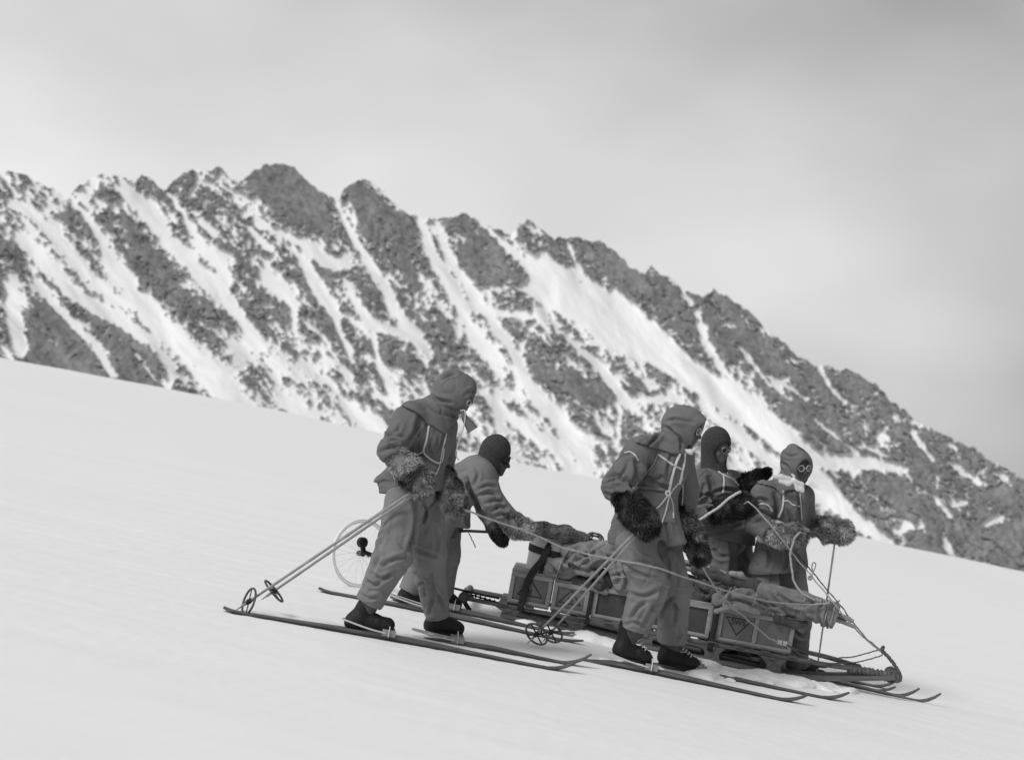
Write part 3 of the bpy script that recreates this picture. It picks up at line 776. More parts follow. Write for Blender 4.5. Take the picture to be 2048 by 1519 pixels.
def goggles(parent, q, B, ring_mat, r=0.027, tube_r=0.006, fwd=0.104, side_shield=False):
    s, fw, up = B
    g = None
    root = MB()
    for sg in (-1, 1):
        root.ring(q(sg * 0.034, fwd - 0.006, 0.016), fw + 0.35 * sg * s, r, tube_r, 22, 7)
    root.tube([q(-0.010, fwd + 0.006, 0.018), q(0, fwd + 0.010, 0.02), q(0.010, fwd + 0.006, 0.018)], 0.004, 6)
    g = root.build('goggles', ring_mat, parent)
    for sg in (-1, 1):
        st = MB()
        st.tube(spline([q(sg * 0.060, fwd - 0.014, 0.016), q(sg * 0.088, 0.05, 0.02), q(sg * 0.097, -0.01, 0.025)], 10), 0.005, 6)
        st.build('goggle_strap', M_strap, g)
    for sg in (-1, 1):
        l = MB(); n = fw + 0.35 * sg * s; n = n / np.linalg.norm(n)
        c = q(sg * 0.034, fwd - 0.006, 0.016); l.tube([c - n * 0.004, c, c + n * 0.003], [r, r * 0.98, r * 0.5], 16)
        l.build('lens', M_lens, g)
    return g

def boot(parent, heel, toe, ankle, y=None, laces=False, wid=0.052, snow=False):
    """heel, toe: pixel points of the sole; ankle: pixel point up in the trouser cuff"""
    h, t, a = J(heel), J(toe), J(ankle)
    d = (t - h); L = np.linalg.norm(d); d = d / L; s = np.cross(d, (0, 0, 1)); s /= np.linalg.norm(s); up = np.cross(s, d)
    lift = up * 0.020
    pr = [cap(h + d * 0.045 + up * 0.045 + lift * 0, h + d * (L - 0.055) + up * 0.042, 0.050, 0.046, 0.03),
          cap(h + d * 0.05 + up * 0.05, h + d * (L * 0.62) + up * 0.06, 0.05, 0.052, 0.03),
          cap(h + d * 0.06 + up * 0.05, a, 0.056, 0.058, 0.05),
          ell(h + d * (L - 0.05) + up * 0.045, (0.055, 0.052, 0.048), 0.02)]
    def fn(Xg):
        dd = d_all(pr, Xg); return np.maximum(dd, -((Xg - (h + up * 0.016)) @ up))
    V, Fq = surface(pr, 0.010, fn=fn)
    V = folds(V, Fq, 0.003, [(h + d * L * 0.55 + up * 0.08, d, 0.07, 0.006)], 77, False)
    o = mk('boot', V, Fq, M_boot, parent)
    m = MB(); K = 18; vs = []
    for k in range(K):
        th = 2 * math.pi * k / K; c, sn = math.cos(th), math.sin(th)
        wl_ = (0.046 if c > 0 else 0.040) * (1 + 0.12 * c)
        x = L / 2 + c * abs(c) ** -0.25 * L / 2 if abs(c) > 1e-6 else L / 2
        for z in (0.0, 0.022): vs.append(h + d * (x * 0.995) + s * sn * wl_ * 1.02 + up * z)
    f = [(2 * k, 2 * ((k + 1) % K), 2 * ((k + 1) % K) + 1, 2 * k + 1) for k in range(K)] + [tuple(2 * k for k in range(K))[::-1], tuple(2 * k + 1 for k in range(K))]
    m.add(vs, f); m.build('sole', M_black, o)
    if laces:
        for i in range(6):
            tt = i / 5.0; c0 = a * (1 - tt) * 0.75 + a * 0 + (h + d * 0.06 + up * 0.05) * (1 - tt) * 0.25 + (h + d * L * 0.66 + up * 0.055) * tt
            fwdv = (d * (1 - 0.45 * tt) + up * 0.9 * tt); fwdv /= np.linalg.norm(fwdv)
            l = MB(); p0 = c0 + fwdv * 0.055
            l.tube([p0 - s * 0.035 - fwdv * 0.014, p0 - s * 0.016 + fwdv * 0.003, p0 + up * 0.006 + fwdv * 0.004, p0 + s * 0.016 + fwdv * 0.003, p0 + s * 0.035 - fwdv * 0.014], 0.0042, 6)
            l.build('lace', M_tape, o)
    return o
# ------------------------------------------------------------------ people
def shrink(prims, s=0.72):
    out = []
    for q in prims:
        q = dict(q)
        if q['t'] == 'c': q['r0'] = q['r0'] * s; q['r1'] = q['r1'] * s; q['end'] = None; q['start'] = None
        else: q['r'] = q['r'] * s
        q['k'] = 0.05; out.append(q)
    return out

def man(label, base, torso, sleeves, legs, head, face, boots, hands, anorak_mat=None, trouser_mat=None, folds_at=(), leg_folds=(), seed=1, head_scale=1.0, feet=(), skin=None, top_lines=(), leg_lines=()):
    root = empty('person', J(base)); tag(root, label, 'person', 'sledging party on skis')
    hp, q, B = head_prims(head, face, head_scale)
    neck = cap(hp[-1]['b'], torso[0]['c'] if torso[0]['t'] == 'e' else torso[0]['a'], 0.066, 0.11)
    bp = hp + [neck] + shrink(torso) + shrink(sleeves) + shrink(legs) + [cap(a, b, 0.035, 0.04) for a, b in hands] + [cap(a, b, 0.04, 0.035) for a, b in feet]
    # skip neck-sized subtractive prims order: sockets are already carved by head_prims
    V, Fq = surface(bp, 0.0125)
    body = mk('body', V, Fq, skin or M_skin, root); body['label'] = 'weathered face and body under the clothing'
    an = cloth('anorak', torso + sleeves, anorak_mat or M_canvas, root, 0.0078, 0.0065, [(a, b, c, d * 0.55) for a, b, c, d in folds_at], seed, lines=top_lines)
    tr = cloth('trousers', legs, trouser_mat or M_trouser, root, 0.0078, 0.0075, [(a, b, c, d * 0.55) for a, b, c, d in leg_folds], seed + 50, lines=leg_lines)
    for b in boots: boot(root, *b[:3], laces=(len(b) > 3 and b[3]))
    return root, an, tr, q, B

def hood(parent, c, B, torso, poly, y, opening, fwd=(0.115, 0.14, 0.15), crown=None, neck=None, seed=5, off=0.02, extra=(), lines=()):
    """cloth hood with face opening and a shoulder flap cut to a polygon outline"""
    s, fw, up = B; c = J(c)
    q = lambda a, b, d: c + s * a + fw * b + up * d
    hp = [dict(t='e', c=q(0, -0.01, 0.0), r=np.array(fwd), k=0.03, rot=B)] + list(extra)
    if crown is not None: hp.append(crown)
    if neck is not None: hp.append(neck)
    op = [dict(t='e', c=q(*opening[0]), r=np.array(opening[1]), k=0.012, rot=B)]
    pf = poly_sdf(poly, y)
    def fn(Xg):
        h = d_all(hp, Xg)
        cp = np.maximum(d_all(torso, Xg) - off, pf(Xg))
        k = 0.03; t = np.clip(0.5 + 0.5 * (cp - h) / k, 0, 1); d = cp * (1 - t) + h * t - k * t * (1 - t)
        e = -d_prim(op[0], Xg); k = 0.012; t = np.clip(0.5 - 0.5 * (d - e) / k, 0, 1)
        return d * (1 - t) + e * t + k * t * (1 - t)
    pp = np.array([P(u, v, y) for u, v in poly])
    bb = dict(t='f', lo=pp.min(0) - np.array([0, 0.34, 0]), hi=pp.max(0) + np.array([0, 0.34, 0]))
    V, Fq = surface(hp + [bb], 0.010, fn=fn)
    V = folds(V, Fq, 0.005, [(q(0, -0.02, -0.13), up, 0.10, 0.007), (q(0, 0.05, 0.05), fw, 0.12, 0.004)], seed, False)
    if lines: V = creased(V, Fq, lines)
    o = mk('hood', V, Fq, M_hood, parent)
    # rolled rim of the face opening
    o['label'] = 'pointed cloth hood with shoulder flap'
    return o

def balaclava(parent, c, B, opening, seed=9, neck_to=None, r=(0.098, 0.118, 0.132)):
    s, fw, up = B; c = J(c); q = lambda a, b, d: c + s * a + fw * b + up * d
    hp = [dict(t='e', c=q(0, -0.008, 0.03), r=np.array(r), k=0.03, rot=B), dict(t='e', c=q(0, 0.02, -0.07), r=np.array((0.08, 0.09, 0.075)), k=0.05, rot=B),
          cap(q(0, -0.02, -0.08), neck_to if neck_to is not None else q(0, -0.06, -0.2), 0.088, 0.115, 0.05)]
    op = dict(t='e', c=q(*opening[0]), r=np.array(opening[1]), k=0.01, rot=B, sub=True)
    V, Fq = surface(hp + [op], 0.009)
    V = folds(V, Fq, 0.003, [(q(0, -0.02, -0.12), up, 0.09, 0.008)], seed, False)
    o = mk('balaclava', V, Fq, M_dark_wool, parent)
    return o

# ---- skier with two bamboo poles trailing, pulling on a rope (beside his own near ski)
tA = [ell((852,862,10.72), (.182,.21,.20)), cap((818,838,10.56), (884,850,10.90), .098, .098), cap((850,880,10.72), (838,930,10.72), .178, .160, .05),
      cap((838,928,10.72), (828,980,10.72), .168, .228, .03, end=(0.06, 0, -1)), cap((812,945,10.72), (766,966,10.70), .10, .055, .04, end=(-0.25, 0, -1))]
sA = [cap((814,843,10.54), (785,902,10.47), .100, .088), cap((785,902,10.47), (806,934,10.42), .088, .072, .03, end=True),
      cap((888,853,10.90), (890,905,10.92), .088, .075), cap((890,905,10.92), (888,940,10.78), .075, .068, .03, end=True)]
lA = [ell((833,985,10.7), (.14,.17,.10)), cap((808,1000,10.60), (788,1106,10.48), .128, .120, .05), cap((788,1106,10.48), (737,1207,10.46), .120, .090, .05, end=True),
      cap((852,1000,10.85), (856,1112,10.88), .125, .118, .05), cap((856,1112,10.88), (876,1236,10.92), .114, .084, .05, end=True)]
ax = lambda a, b: J(b) - J(a)
pA, anA, trA, qA, BA = man('person in pointed hood hauling a rope, two bamboo poles trailing behind', (800,1262,10.68), tA, sA, lA, (914,784,10.72), (0.90,-0.20,-0.38),
    [((692,1257,10.44), (788,1264,10.44), (738,1200,10.46)), ((850,1262,10.92), (926,1271,10.92), (878,1225,10.92))],
    [((806,934,10.42), (838,970,10.38)), ((888,940,10.78), (908,1002,10.64))], M_canvas, M_trouser,
    [((785,902,10.47), ax((812,842,10.5),(785,905,10.5)), .13, .011), ((815,850,10.56), (0.5,0,1), .12, .007), ((842,920,10.6), (0,0,1), .16, .007)],
    [((788,1108,10.48), (0.25,0,1), .15, .011), ((750,1180,10.46), (0.45,0,1), .12, .009), ((857,1112,10.88), (0,0,1), .15, .009), ((872,1210,10.92), (-.15,0,1), .13, .010), ((830,1010,10.6), (1,0,0.6), .14, .008)], 1,
    feet=[((738,1200,10.46), (735,1245,10.44)), ((878,1225,10.92), (885,1258,10.92))],
    top_lines=[([(766,873),(785,871),(808,875)],.014,3.2), ([(780,880),(794,880),(808,890)],.013,3), ([(761,903),(782,894),(806,895)],.014,3.4), ([(768,926),(784,914),(800,911)],.012,3), ([(840,832),(835,850),(828,870),(812,888)],.024,4.5),
      ([(889,868),(881,890),(872,906)],.013,3), ([(878,874),(870,896)],.010,2.6), ([(800,850),(794,862),(780,866)],.010,3), ([(862,880),(858,898),(866,915)],.010,3), ([(776,950),(790,958),(800,968)],.012,3), ([(752,968),(770,962),(790,966)],.010,3)],
    leg_lines=[([(829,995),(832,1035),(826,1072),(818,1100)],.026,4), ([(848,1002),(851,1025),(846,1042)],.018,3), ([(768,1027),(788,1012),(808,996)],.012,3.4), ([(812,1112),(790,1117),(764,1130)],.017,3.6), ([(742,1146),(764,1156),(792,1142)],.016,3.4), ([(735,1162),(752,1168),(778,1152)],.014,3.2),
      ([(750,1092),(756,1118),(742,1146)],.014,4), ([(828,1096),(850,1104),(874,1112)],.014,3.6), ([(830,1148),(845,1166),(852,1192)],.015,3.6), ([(868,1178),(880,1200),(892,1222)],.015,3.4), ([(862,1148),(866,1188),(860,1228)],.012,3.2), ([(760,1045),(764,1070),(758,1095)],.010,4), ([(870,1050),(876,1080),(870,1110)],.012,3.4), ([(722,1188),(740,1196),(758,1192)],.012,3)])
hA = hood(pA, (914,784,10.72), basis((.95,-.20,-.16)), tA + sA, [(806,808),(820,800),(843,786),(862,788),(890,800),(921,826),(917,835),(889,867),(868,850),(857,846),(850,834),(838,824)], 10.66,
     ((0, 0.155, -0.035), (0.074, 0.095, 0.108)), (0.118, 0.155, 0.142), crown=cap((899,766,10.72), (904,758,10.72), .072, .062, .03), extra=(ell((900,782,10.72), (.085,.10,.09), .04),), lines=[([(884,759),(895,752),(910,748)],.016,2.8), ([(862,792),(880,800),(902,804)],.016,3), ([(930,790),(938,783),(948,781)],.010,2.6), ([(860,812),(880,826),(905,832)],.010,3.4), ([(895,812),(912,820),(925,815)],.012,2.8)],
     neck=cap((903,798,10.72), (874,815,10.72), .082, .095, .03), seed=6)
mA1 = mitten(pA, [cap((799,912,10.43), (818,940,10.39), .072, .088, .04), cap((818,940,10.39), (842,968,10.36), .088, .082, .04), cap((832,938,10.34), (852,952,10.31), .045, .04, .03)],
       ax((800,915,10.4), (846,975,10.4)), (0.12, 0.85), seed=11, length=0.030, n=7500, label='shaggy pale fur mitten gripping both poles')
mA2 = mitten(pA, [cap((884,936,10.78), (898,972,10.72), .060, .074, .04), cap((898,972,10.72), (911,1006,10.64), .074, .076, .04), cap((897,975,10.65), (885,1000,10.62), .035, .03, .03)],
       ax((885,935,10.8), (912,1012,10.6)), (0.12, 0.85), seed=12, length=0.030, n=6500, label='shaggy fur mitten holding the haul rope')
bvA = bvh_of([anA, hA])
tape('chest_harness', bvA, [(858,850),(853,880),(847,902),(857,915),(874,925),(884,922),(888,900),(893,866)], 10.5, 0.007, pA)
tape('chest_harness', bvA, [(847,902),(832,910)], 10.5, 0.006, pA)
tape('hood_cord', bvA, [(893,866),(887,890),(879,930),(872,948)], 10.5, 0.0045, pA)
tape('belt', bvA, [(826,912),(840,920),(858,930),(872,938)], 10.5, 0.018, pA, M_canvas_b, 0.004, 20, 0.25)
tape('sleeve_seam', bvA, [(846,848),(833,868),(822,880)], 10.5, 0.010, pA, M_canvas_b, 0.001, 16, 0.2)
m = MB(); m.tube(spline([P(921,821,10.6), P(930,822,10.57), P(928,850,10.58), P(917,885,10.6), P(912,908,10.62), P(918,920,10.62)], 30), 0.0042, 6); m.build('hood_drawstring', M_tape, pA)
m = MB(); m.tube(spline([P(925,822,10.60), P(930,836,10.60), P(938,848,10.60), P(946,860,10.60)], 14), np.linspace(0.014, 0.040, 14), 12); m.build('wind_guard', M_canvas, pA)
m = MB(); m.ring(P(938,806,10.60), BA[1] + 0.8 * BA[0] * 0 + np.array([0,-.5,0]), 0.02, 0.004); m.build('goggles', M_metal, pA)

# ---- hooded skier leaning back in front of the crates
tC = [ell((1318,930,11.42), (.205,.215,.20)), cap((1276,902,11.25), (1360,908,11.58), .100, .095), cap((1316,940,11.42), (1300,985,11.42), .195, .188, .05),
      cap((1300,982,11.42), (1291,1076,11.42), .192, .268, .04, end=(0.13, 0, -1), flat=((0,1,0), 1.15)), cap((1330,1040,11.36), (1352,1088,11.30), .09, .08, .04, end=(0.13, 0, -1))]
sC = [cap((1274,907,11.22), (1234,972,11.12), .104, .098), cap((1234,972,11.12), (1258,1004,11.05), .098, .084, .03, end=True),
      cap((1362,913,11.58), (1376,985,11.58), .088, .078), cap((1376,985,11.58), (1372,1034,11.46), .078, .070, .03, end=True)]
lC = [ell((1295,1072,11.42), (.15,.17,.10)), cap((1268,1085,11.32), (1299,1163,11.22), .138, .130, .05), cap((1299,1163,11.22), (1268,1258,11.25), .130, .110, .05, end=True),
      cap((1328,1090,11.54), (1350,1180,11.60), .118, .112, .05), cap((1350,1180,11.60), (1343,1285,11.62), .112, .108, .05, end=True)]
pC, anC, trC, qC, BC = man('person in wide hood with dark fur mittens holding poles beside the crates', (1300,1335,11.42), tC, sC, lC, (1372,856,11.42), (0.90,-0.34,-0.38),
    [((1226,1309,11.24), (1300,1330,11.24), (1254,1250,11.25), True), ((1316,1325,11.60), (1396,1341,11.60), (1340,1275,11.62), True)],
    [((1258,1004,11.05), (1288,1046,10.99)), ((1372,1034,11.46), (1394,1100,11.36))], M_canvas, M_trouser,
    [((1234,972,11.1), ax((1274,907,11.2),(1234,972,11.1)), .13, .013), ((1275,920,11.22), (0.6,0,1), .11, .007), ((1305,975,11.3), (0.1,0,1), .15, .008)],
    [((1299,1163,11.22), (-.1,0,1), .16, .011), ((1272,1235,11.25), (.3,0,1), .13, .010), ((1350,1182,11.6), (0,0,1), .15, .011), ((1343,1260,11.6), (0,0,1), .12, .008), ((1290,1100,11.3), (1,0,.5), .14, .007)], 2,
    feet=[((1254,1250,11.25), (1262,1300,11.24)), ((1340,1275,11.62), (1350,1322,11.60))],
    top_lines=[([(1210,956),(1234,951),(1260,966)],.018,3), ([(1214,964),(1240,959),(1264,974)],.014,2.8), ([(1273,922),(1274,945),(1264,970)],.026,4.5), ([(1220,932),(1244,912),(1264,906)],.010,3.4), ([(1284,948),(1304,958),(1322,954)],.018,4), ([(1298,962),(1320,968),(1338,978)],.014,3), ([(1344,904),(1337,930),(1332,960)],.013,3),
      ([(1288,985),(1286,1012),(1290,1038)],.010,3), ([(1238,1012),(1233,1036),(1237,1062)],.014,3.4), ([(1322,1030),(1334,1054),(1340,1082)],.015,3.4), ([(1210,985),(1224,990),(1238,986)],.014,3), ([(1256,925),(1248,945),(1238,955)],.010,3), ([(1300,915),(1296,935),(1286,950)],.011,3), ([(1304,1045),(1300,1062),(1304,1078)],.012,3.4), ([(1262,1050),(1258,1065)],.010,3)],
    leg_lines=[([(1246,1128),(1282,1148),(1324,1156)],.018,3.6), ([(1260,1186),(1290,1191),(1324,1174)],.018,3.6), ([(1308,1218),(1318,1196),(1330,1166)],.016,3.4), ([(1262,1238),(1275,1216),(1292,1200)],.017,3.6), ([(1285,1254),(1300,1226),(1310,1200)],.015,3.4), ([(1340,1198),(1351,1216),(1348,1248)],.016,3.4), ([(1320,1244),(1332,1208),(1347,1190)],.016,3.6), ([(1332,1112),(1337,1136),(1334,1162)],.014,3.4), ([(1248,1250),(1268,1244),(1290,1252)],.012,3), ([(1356,1250),(1360,1266),(1352,1280)],.012,3), ([(1262,1100),(1280,1116),(1300,1122)],.012,3.4), ([(1350,1120),(1356,1145),(1354,1168)],.012,3)])
hC = hood(pC, (1370,852,11.42), basis((.86,-.44,-.20)), tC + sC, [(1264,881),(1278,868),(1296,853),(1330,850),(1378,880),(1372,907),(1340,905),(1298,892)], 11.36,
     ((0.0, 0.165, -0.040), (0.082, 0.105, 0.118)), (0.118, 0.165, 0.150), neck=cap((1360,872,11.42), (1335,888,11.42), .085, .10, .03), seed=16,
     extra=(cap((1388,835,11.38), (1404,844,11.34), .05, .04, .04), ell((1355,848,11.42), (.095,.105,.10), .04)), lines=[([(1332,843),(1352,838),(1388,845)],.012,2.8), ([(1296,889),(1312,876),(1324,862)],.018,3), ([(1352,868),(1362,880),(1362,900)],.013,2.8), ([(1330,853),(1342,860),(1350,872)],.014,2.8), ([(1275,872),(1290,868),(1305,870)],.010,3)])
goggles(pC, qC, BC, M_white, 0.025, 0.0045, 0.108)
balaclava(pC, (1371,854,11.42), BC, ((0, 0.115, -0.030), (0.060, 0.075, 0.085)), 34, r=(0.092, 0.110, 0.120))
mC1 = mitten(pC, [cap((1248,996,11.05), (1270,1022,11.0), .082, .094, .04), cap((1270,1022,11.0), (1292,1048,10.97), .094, .085, .04), cap((1290,1018,10.96), (1304,1032,10.93), .042, .035, .03)],
       ax((1240,985,11), (1300,1055,11)), (0.03, 0.17), seed=21, n=7000, label='dark fur mitten gripping two poles')
mC2 = mitten(pC, [cap((1368,1028,11.46), (1380,1066,11.41), .064, .074, .04), cap((1380,1066,11.41), (1396,1106,11.36), .074, .076, .04)],
       ax((1370,1030,11.4), (1397,1112,11.3)), (0.04, 0.50), seed=22, n=6000, label='dark fur mitten with paler edge holding a rope')
bvC = bvh_of([anC, hC])
pk = patch('pouch_pocket', bvh_of([anC]), [(1276,979),(1338,984),(1352,1046),(1286,1040)], 11.2, pC, M_canvas_b)
bvC = bvh_of([anC, hC, pk])
tape('chest_harness', bvC, [(1265,978),(1285,955),(1305,930),(1316,908)], 11.2, 0.0075, pC)
tape('chest_harness', bvC, [(1316,908),(1330,918),(1347,930),(1364,938)], 11.2, 0.0075, pC)
tape('arm_band', bvC, [(1249,905),(1260,903),(1270,910),(1277,921)], 11.2, 0.006, pC)
tape('neckerchief_end', bvC, [(1360,907),(1352,925),(1346,945),(1342,962),(1337,985)], 11.2, 0.011, pC, M_scarf)
tape('neckerchief_end', bvC, [(1370,905),(1369,922),(1364,945),(1359,968)], 11.2, 0.009, pC, M_scarf)
tape('waist_cord', bvC, [(1358,965),(1345,980),(1337,993),(1333,985)], 11.2, 0.006, pC)
tape('waist_cord', bvC, [(1336,990),(1320,1010),(1302,1024)], 11.2, 0.006, pC)
tape('waist_cord', bvC, [(1338,992),(1332,1020),(1324,1044)], 11.2, 0.006, pC)
tape('waist_cord', bvC, [(1340,990),(1346,1010),(1347,1036)], 11.2, 0.006, pC)
tape('hood_cord', bvC, [(1364,940),(1366,985),(1362,1025)], 11.2, 0.004, pC)
tape('belt', bvC, [(1268,974),(1285,974),(1310,976),(1332,980)], 11.2, 0.012, pC, M_trouser, 0.004, 20, 0.3)
m = MB(); m.ring(P(1336,986,11.16), (0.3, -1, 0.2), 0.016, 0.006); m.build('buckle_knot', M_tape, pC)
sc = cloth('neckerchief', [cap((1366,900,11.33), (1382,903,11.33), .012, .017, .02), cap((1382,903,11.33), (1394,893,11.36), .017, .010, .02)], M_scarf, pC, 0.007, 0.004, (), 9, False)

# ---- bare-hooded skier in dark balaclava at the far side of the sledge
tD = [ell((1426,985,13.2), (.215,.20,.21)), cap((1396,962,13.06), (1462,962,13.36), .100, .095), cap((1428,995,13.2), (1434,1040,13.2), .200, .190, .05),
      cap((1434,1035,13.2), (1450,1076,13.2), .19, .25, .04, end=(-0.25, 0, -1))]
sD = [cap((1391,967,13.02), (1396,1020,12.94), .104, .094), cap((1396,1020,12.94), (1436,1024,12.84), .094, .076, .03, end=True),
      cap((1466,966,13.34), (1474,985,13.26), .088, .078), cap((1474,985,13.26), (1490,968,13.16), .078, .062, .03, end=True)]
lD = [ell((1450,1078,13.2), (.15,.16,.10)), cap((1440,1085,13.12), (1442,1200,13.10), .128, .125, .05), cap((1442,1200,13.10), (1446,1296,13.08), .125, .095, .05, end=True),
      cap((1476,1082,13.28), (1484,1198,13.32), .12, .120, .05), cap((1484,1198,13.32), (1488,1296,13.36), .118, .09, .05, end=True)]
pD, anD, trD, qD, BD = man('bareheaded-hooded person in dark balaclava and goggles holding up a pale strap behind the sledge', (1465,1318,13.2), tD, sD, lD, (1434,896,13.2), (0.66,-0.70,-0.26),
    [((1425,1318,13.08), (1502,1330,13.08), (1446,1290,13.08)), ((1470,1314,13.36), (1540,1326,13.36), (1488,1290,13.36))],
    [((1436,1024,12.84), (1486,1016,12.74)), ((1490,968,13.16), (1526,950,13.15))], M_canvas, M_trouser,
    [((1396,1018,12.95), (0.1,0,1), .13, .012), ((1420,1030,13.0), (0,0,1), .15, .009)], [((1440,1110,13.0), (1,0,.3), .12, .008)], 3,
    feet=[((1446,1290,13.08), (1450,1312,13.08)), ((1488,1290,13.36), (1492,1308,13.36))], skin=M_face,
    top_lines=[([(1378,1002),(1404,990),(1426,992)],.018,3), ([(1384,1013),(1410,1003),(1432,1006)],.016,3), ([(1424,986),(1450,978),(1472,983)],.018,3), ([(1418,1071),(1450,1062),(1484,1050)],.012,3), ([(1416,955),(1420,975),(1414,995)],.012,3), ([(1400,1050),(1420,1056),(1440,1050)],.012,3), ([(1408,970),(1402,990),(1392,1002)],.014,3), ([(1440,1035),(1460,1040),(1480,1034)],.014,3)],
    leg_lines=[([(1462,1085),(1466,1110),(1464,1140)],.022,4), ([(1430,1100),(1440,1112),(1456,1112)],.014,3.4), ([(1480,1095),(1488,1112),(1494,1130)],.013,3)])
pD['label'] = 'person in dark balaclava and goggles holding up a pale strap behind the sledge'
balaclava(pD, (1432,892,13.2), BD, ((0.012, 0.118, -0.032), (0.082, 0.090, 0.090)), 31, neck_to=P(1428,945,13.2), r=(0.112, 0.130, 0.136))
goggles(pD, qD, BD, M_metal, 0.024, 0.0045, 0.110)
mitten(pD, [cap((1432,1024,12.84), (1462,1018,12.78), .078, .088, .04), cap((1462,1018,12.78), (1490,1012,12.72), .088, .078, .04), cap((1470,1000,12.72), (1484,990,12.70), .045, .035, .03)], ax((1432,1020,12.8), (1490,1012,12.7)), (0.03, 0.15), seed=31, n=6000, label='very dark fur mitten holding a pale strap')
mitten(pD, [cap((1486,972,13.18), (1508,960,13.15), .066, .062, .04), cap((1508,960,13.15), (1532,946,13.14), .058, .040, .04)], ax((1486,970,13.2), (1532,945,13.1)), (0.03, 0.14), seed=32, n=4200, label='dark fur mitten reaching forward')
bvD = bvh_of([anD])
tape('chest_harness', bvD, [(1424,928),(1440,945),(1462,956),(1480,972)], 13.0, 0.008, pD)
tape('chest_harness', bvD, [(1447,950),(1448,965),(1446,985)], 13.0, 0.008, pD)
tape('hood_cord', bvD, [(1452,938),(1456,948)], 13.0, 0.006, pD)

# ---- hooded skier with a white scarf, beside the front of the sledge
tE = [ell((1566,1012,12.95), (.205,.19,.20)), cap((1528,987,12.86), (1604,990,13.06), .092, .090), cap((1566,1025,12.95), (1563,1075,12.95), .188, .182, .05),
      cap((1563,1072,12.95), (1557,1140,12.95), .18, .242, .04, end=(0.12, 0, -1))]
sE = [cap((1524,992,12.84), (1514,1048,12.74), .098, .088), cap((1514,1048,12.74), (1540,1068,12.62), .088, .074, .03, end=True),
      cap((1606,994,13.04), (1612,1038,13.02), .090, .080), cap((1612,1038,13.02), (1630,1052,12.95), .080, .070, .03, end=True)]
lE = [ell((1560,1135,12.95), (.15,.16,.10)), cap((1540,1148,12.90), (1542,1240,12.88), .124, .125, .05), cap((1542,1240,12.88), (1544,1334,12.90), .125, .105, .05, end=True),
      cap((1584,1148,13.00), (1590,1240,13.02), .118, .125, .05), cap((1590,1240,13.02), (1592,1332,13.06), .122, .10, .05, end=True)]
pE, anE, trE, qE, BE = man('person in hood and white-rimmed goggles with a white scarf and one ski pole', (1566,1352,12.97), tE, sE, lE, (1594,934,12.95), (0.42,-0.88,-0.18),
    [((1522,1351,12.90), (1606,1367,12.90), (1544,1328,12.90)), ((1570,1348,13.06), (1652,1364,13.06), (1592,1328,13.06))],
    [((1540,1068,12.62), (1590,1072,12.56)), ((1630,1052,12.95), (1676,1062,12.90))], M_canvas, M_trouser,
    [((1514,1048,12.74), (0.2,0,1), .12, .012), ((1524,1005,12.84), (.3,0,1), .10, .007), ((1565,1065,12.8), (0,0,1), .14, .009)], [((1590,1240,13.0), (0,0,1), .15, .009)], 4,
    feet=[((1544,1328,12.90), (1550,1348,12.90)), ((1592,1328,13.06), (1598,1345,13.06))],
    top_lines=[([(1511,1001),(1522,997),(1537,1004)],.014,2.8), ([(1504,1029),(1520,1022),(1542,1033)],.017,3), ([(1507,1046),(1525,1040),(1544,1051)],.015,3), ([(1549,988),(1553,1015),(1548,1042)],.022,4), ([(1598,984),(1600,1010),(1598,1046)],.020,4), ([(1534,1095),(1540,1115),(1536,1137)],.014,3), ([(1570,1100),(1573,1122),(1568,1142)],.014,3), ([(1590,1100),(1596,1118),(1592,1138)],.012,3), ([(1575,1020),(1582,1040),(1578,1055)],.012,3)],
    leg_lines=[([(1562,1150),(1566,1180),(1565,1220)],.02,4), ([(1588,1190),(1600,1210),(1606,1235)],.014,3.4), ([(1586,1260),(1600,1272),(1612,1270)],.014,3.4)])
hE = hood(pE, (1594,930,12.95), BE, tE + sE, [(1512,966),(1530,955),(1556,948),(1600,950),(1614,962),(1600,978),(1572,979),(1560,990),(1548,975),(1530,968)], 12.86,
     ((0.0, 0.165, -0.018), (0.084, 0.11, 0.108)), (0.116, 0.158, 0.140), crown=cap((1584,908,12.97), (1585,898,12.99), .075, .045, .05),
     neck=cap((1588,950,12.95), (1572,972,12.95), .092, .12, .04), seed=26, lines=[([(1562,925),(1574,932),(1580,945)],.014,2.6), ([(1566,905),(1580,912),(1600,908)],.010,2.6), ([(1548,962),(1558,956),(1570,955)],.010,2.6)])
goggles(pE, qE, BE, M_white, 0.024, 0.005, 0.112)
balaclava(pE, (1594,931,12.95), BE, ((0, 0.115, -0.030), (0.060, 0.075, 0.085)), 33, r=(0.092, 0.110, 0.120))
mitten(pE, [cap((1534,1066,12.66), (1562,1070,12.58), .066, .074, .04), cap((1562,1070,12.58), (1598,1070,12.55), .074, .066, .04), cap((1570,1056,12.56), (1590,1054,12.54), .04, .034, .03)], (0.3, 0, -1), (0.30, 1.1), seed=41, n=6500, label='grey fur mitten across the waist holding a rope loop')
mitten(pE, [cap((1626,1052,12.96), (1654,1058,12.92), .066, .086, .04), cap((1654,1058,12.92), (1682,1062,12.90), .090, .092, .04)], ax((1626,1052,12.9), (1690,1064,12.9)), (0.30, 1.15), seed=42, n=6500, label='big grey fur mitten on the ski pole')
bvE = bvh_of([anE, hE])
tape('arm_band', bvE, [(1511,1012),(1524,1007),(1537,1011),(1545,1022)], 12.7, 0.0075, pE)
tape('chest_harness', bvE, [(1566,980),(1567,1000),(1564,1018),(1557,1035)], 12.7, 0.008, pE)
tape('chest_harness', bvE, [(1568,1002),(1576,1001),(1586,1009),(1600,1012)], 12.7, 0.006, pE)
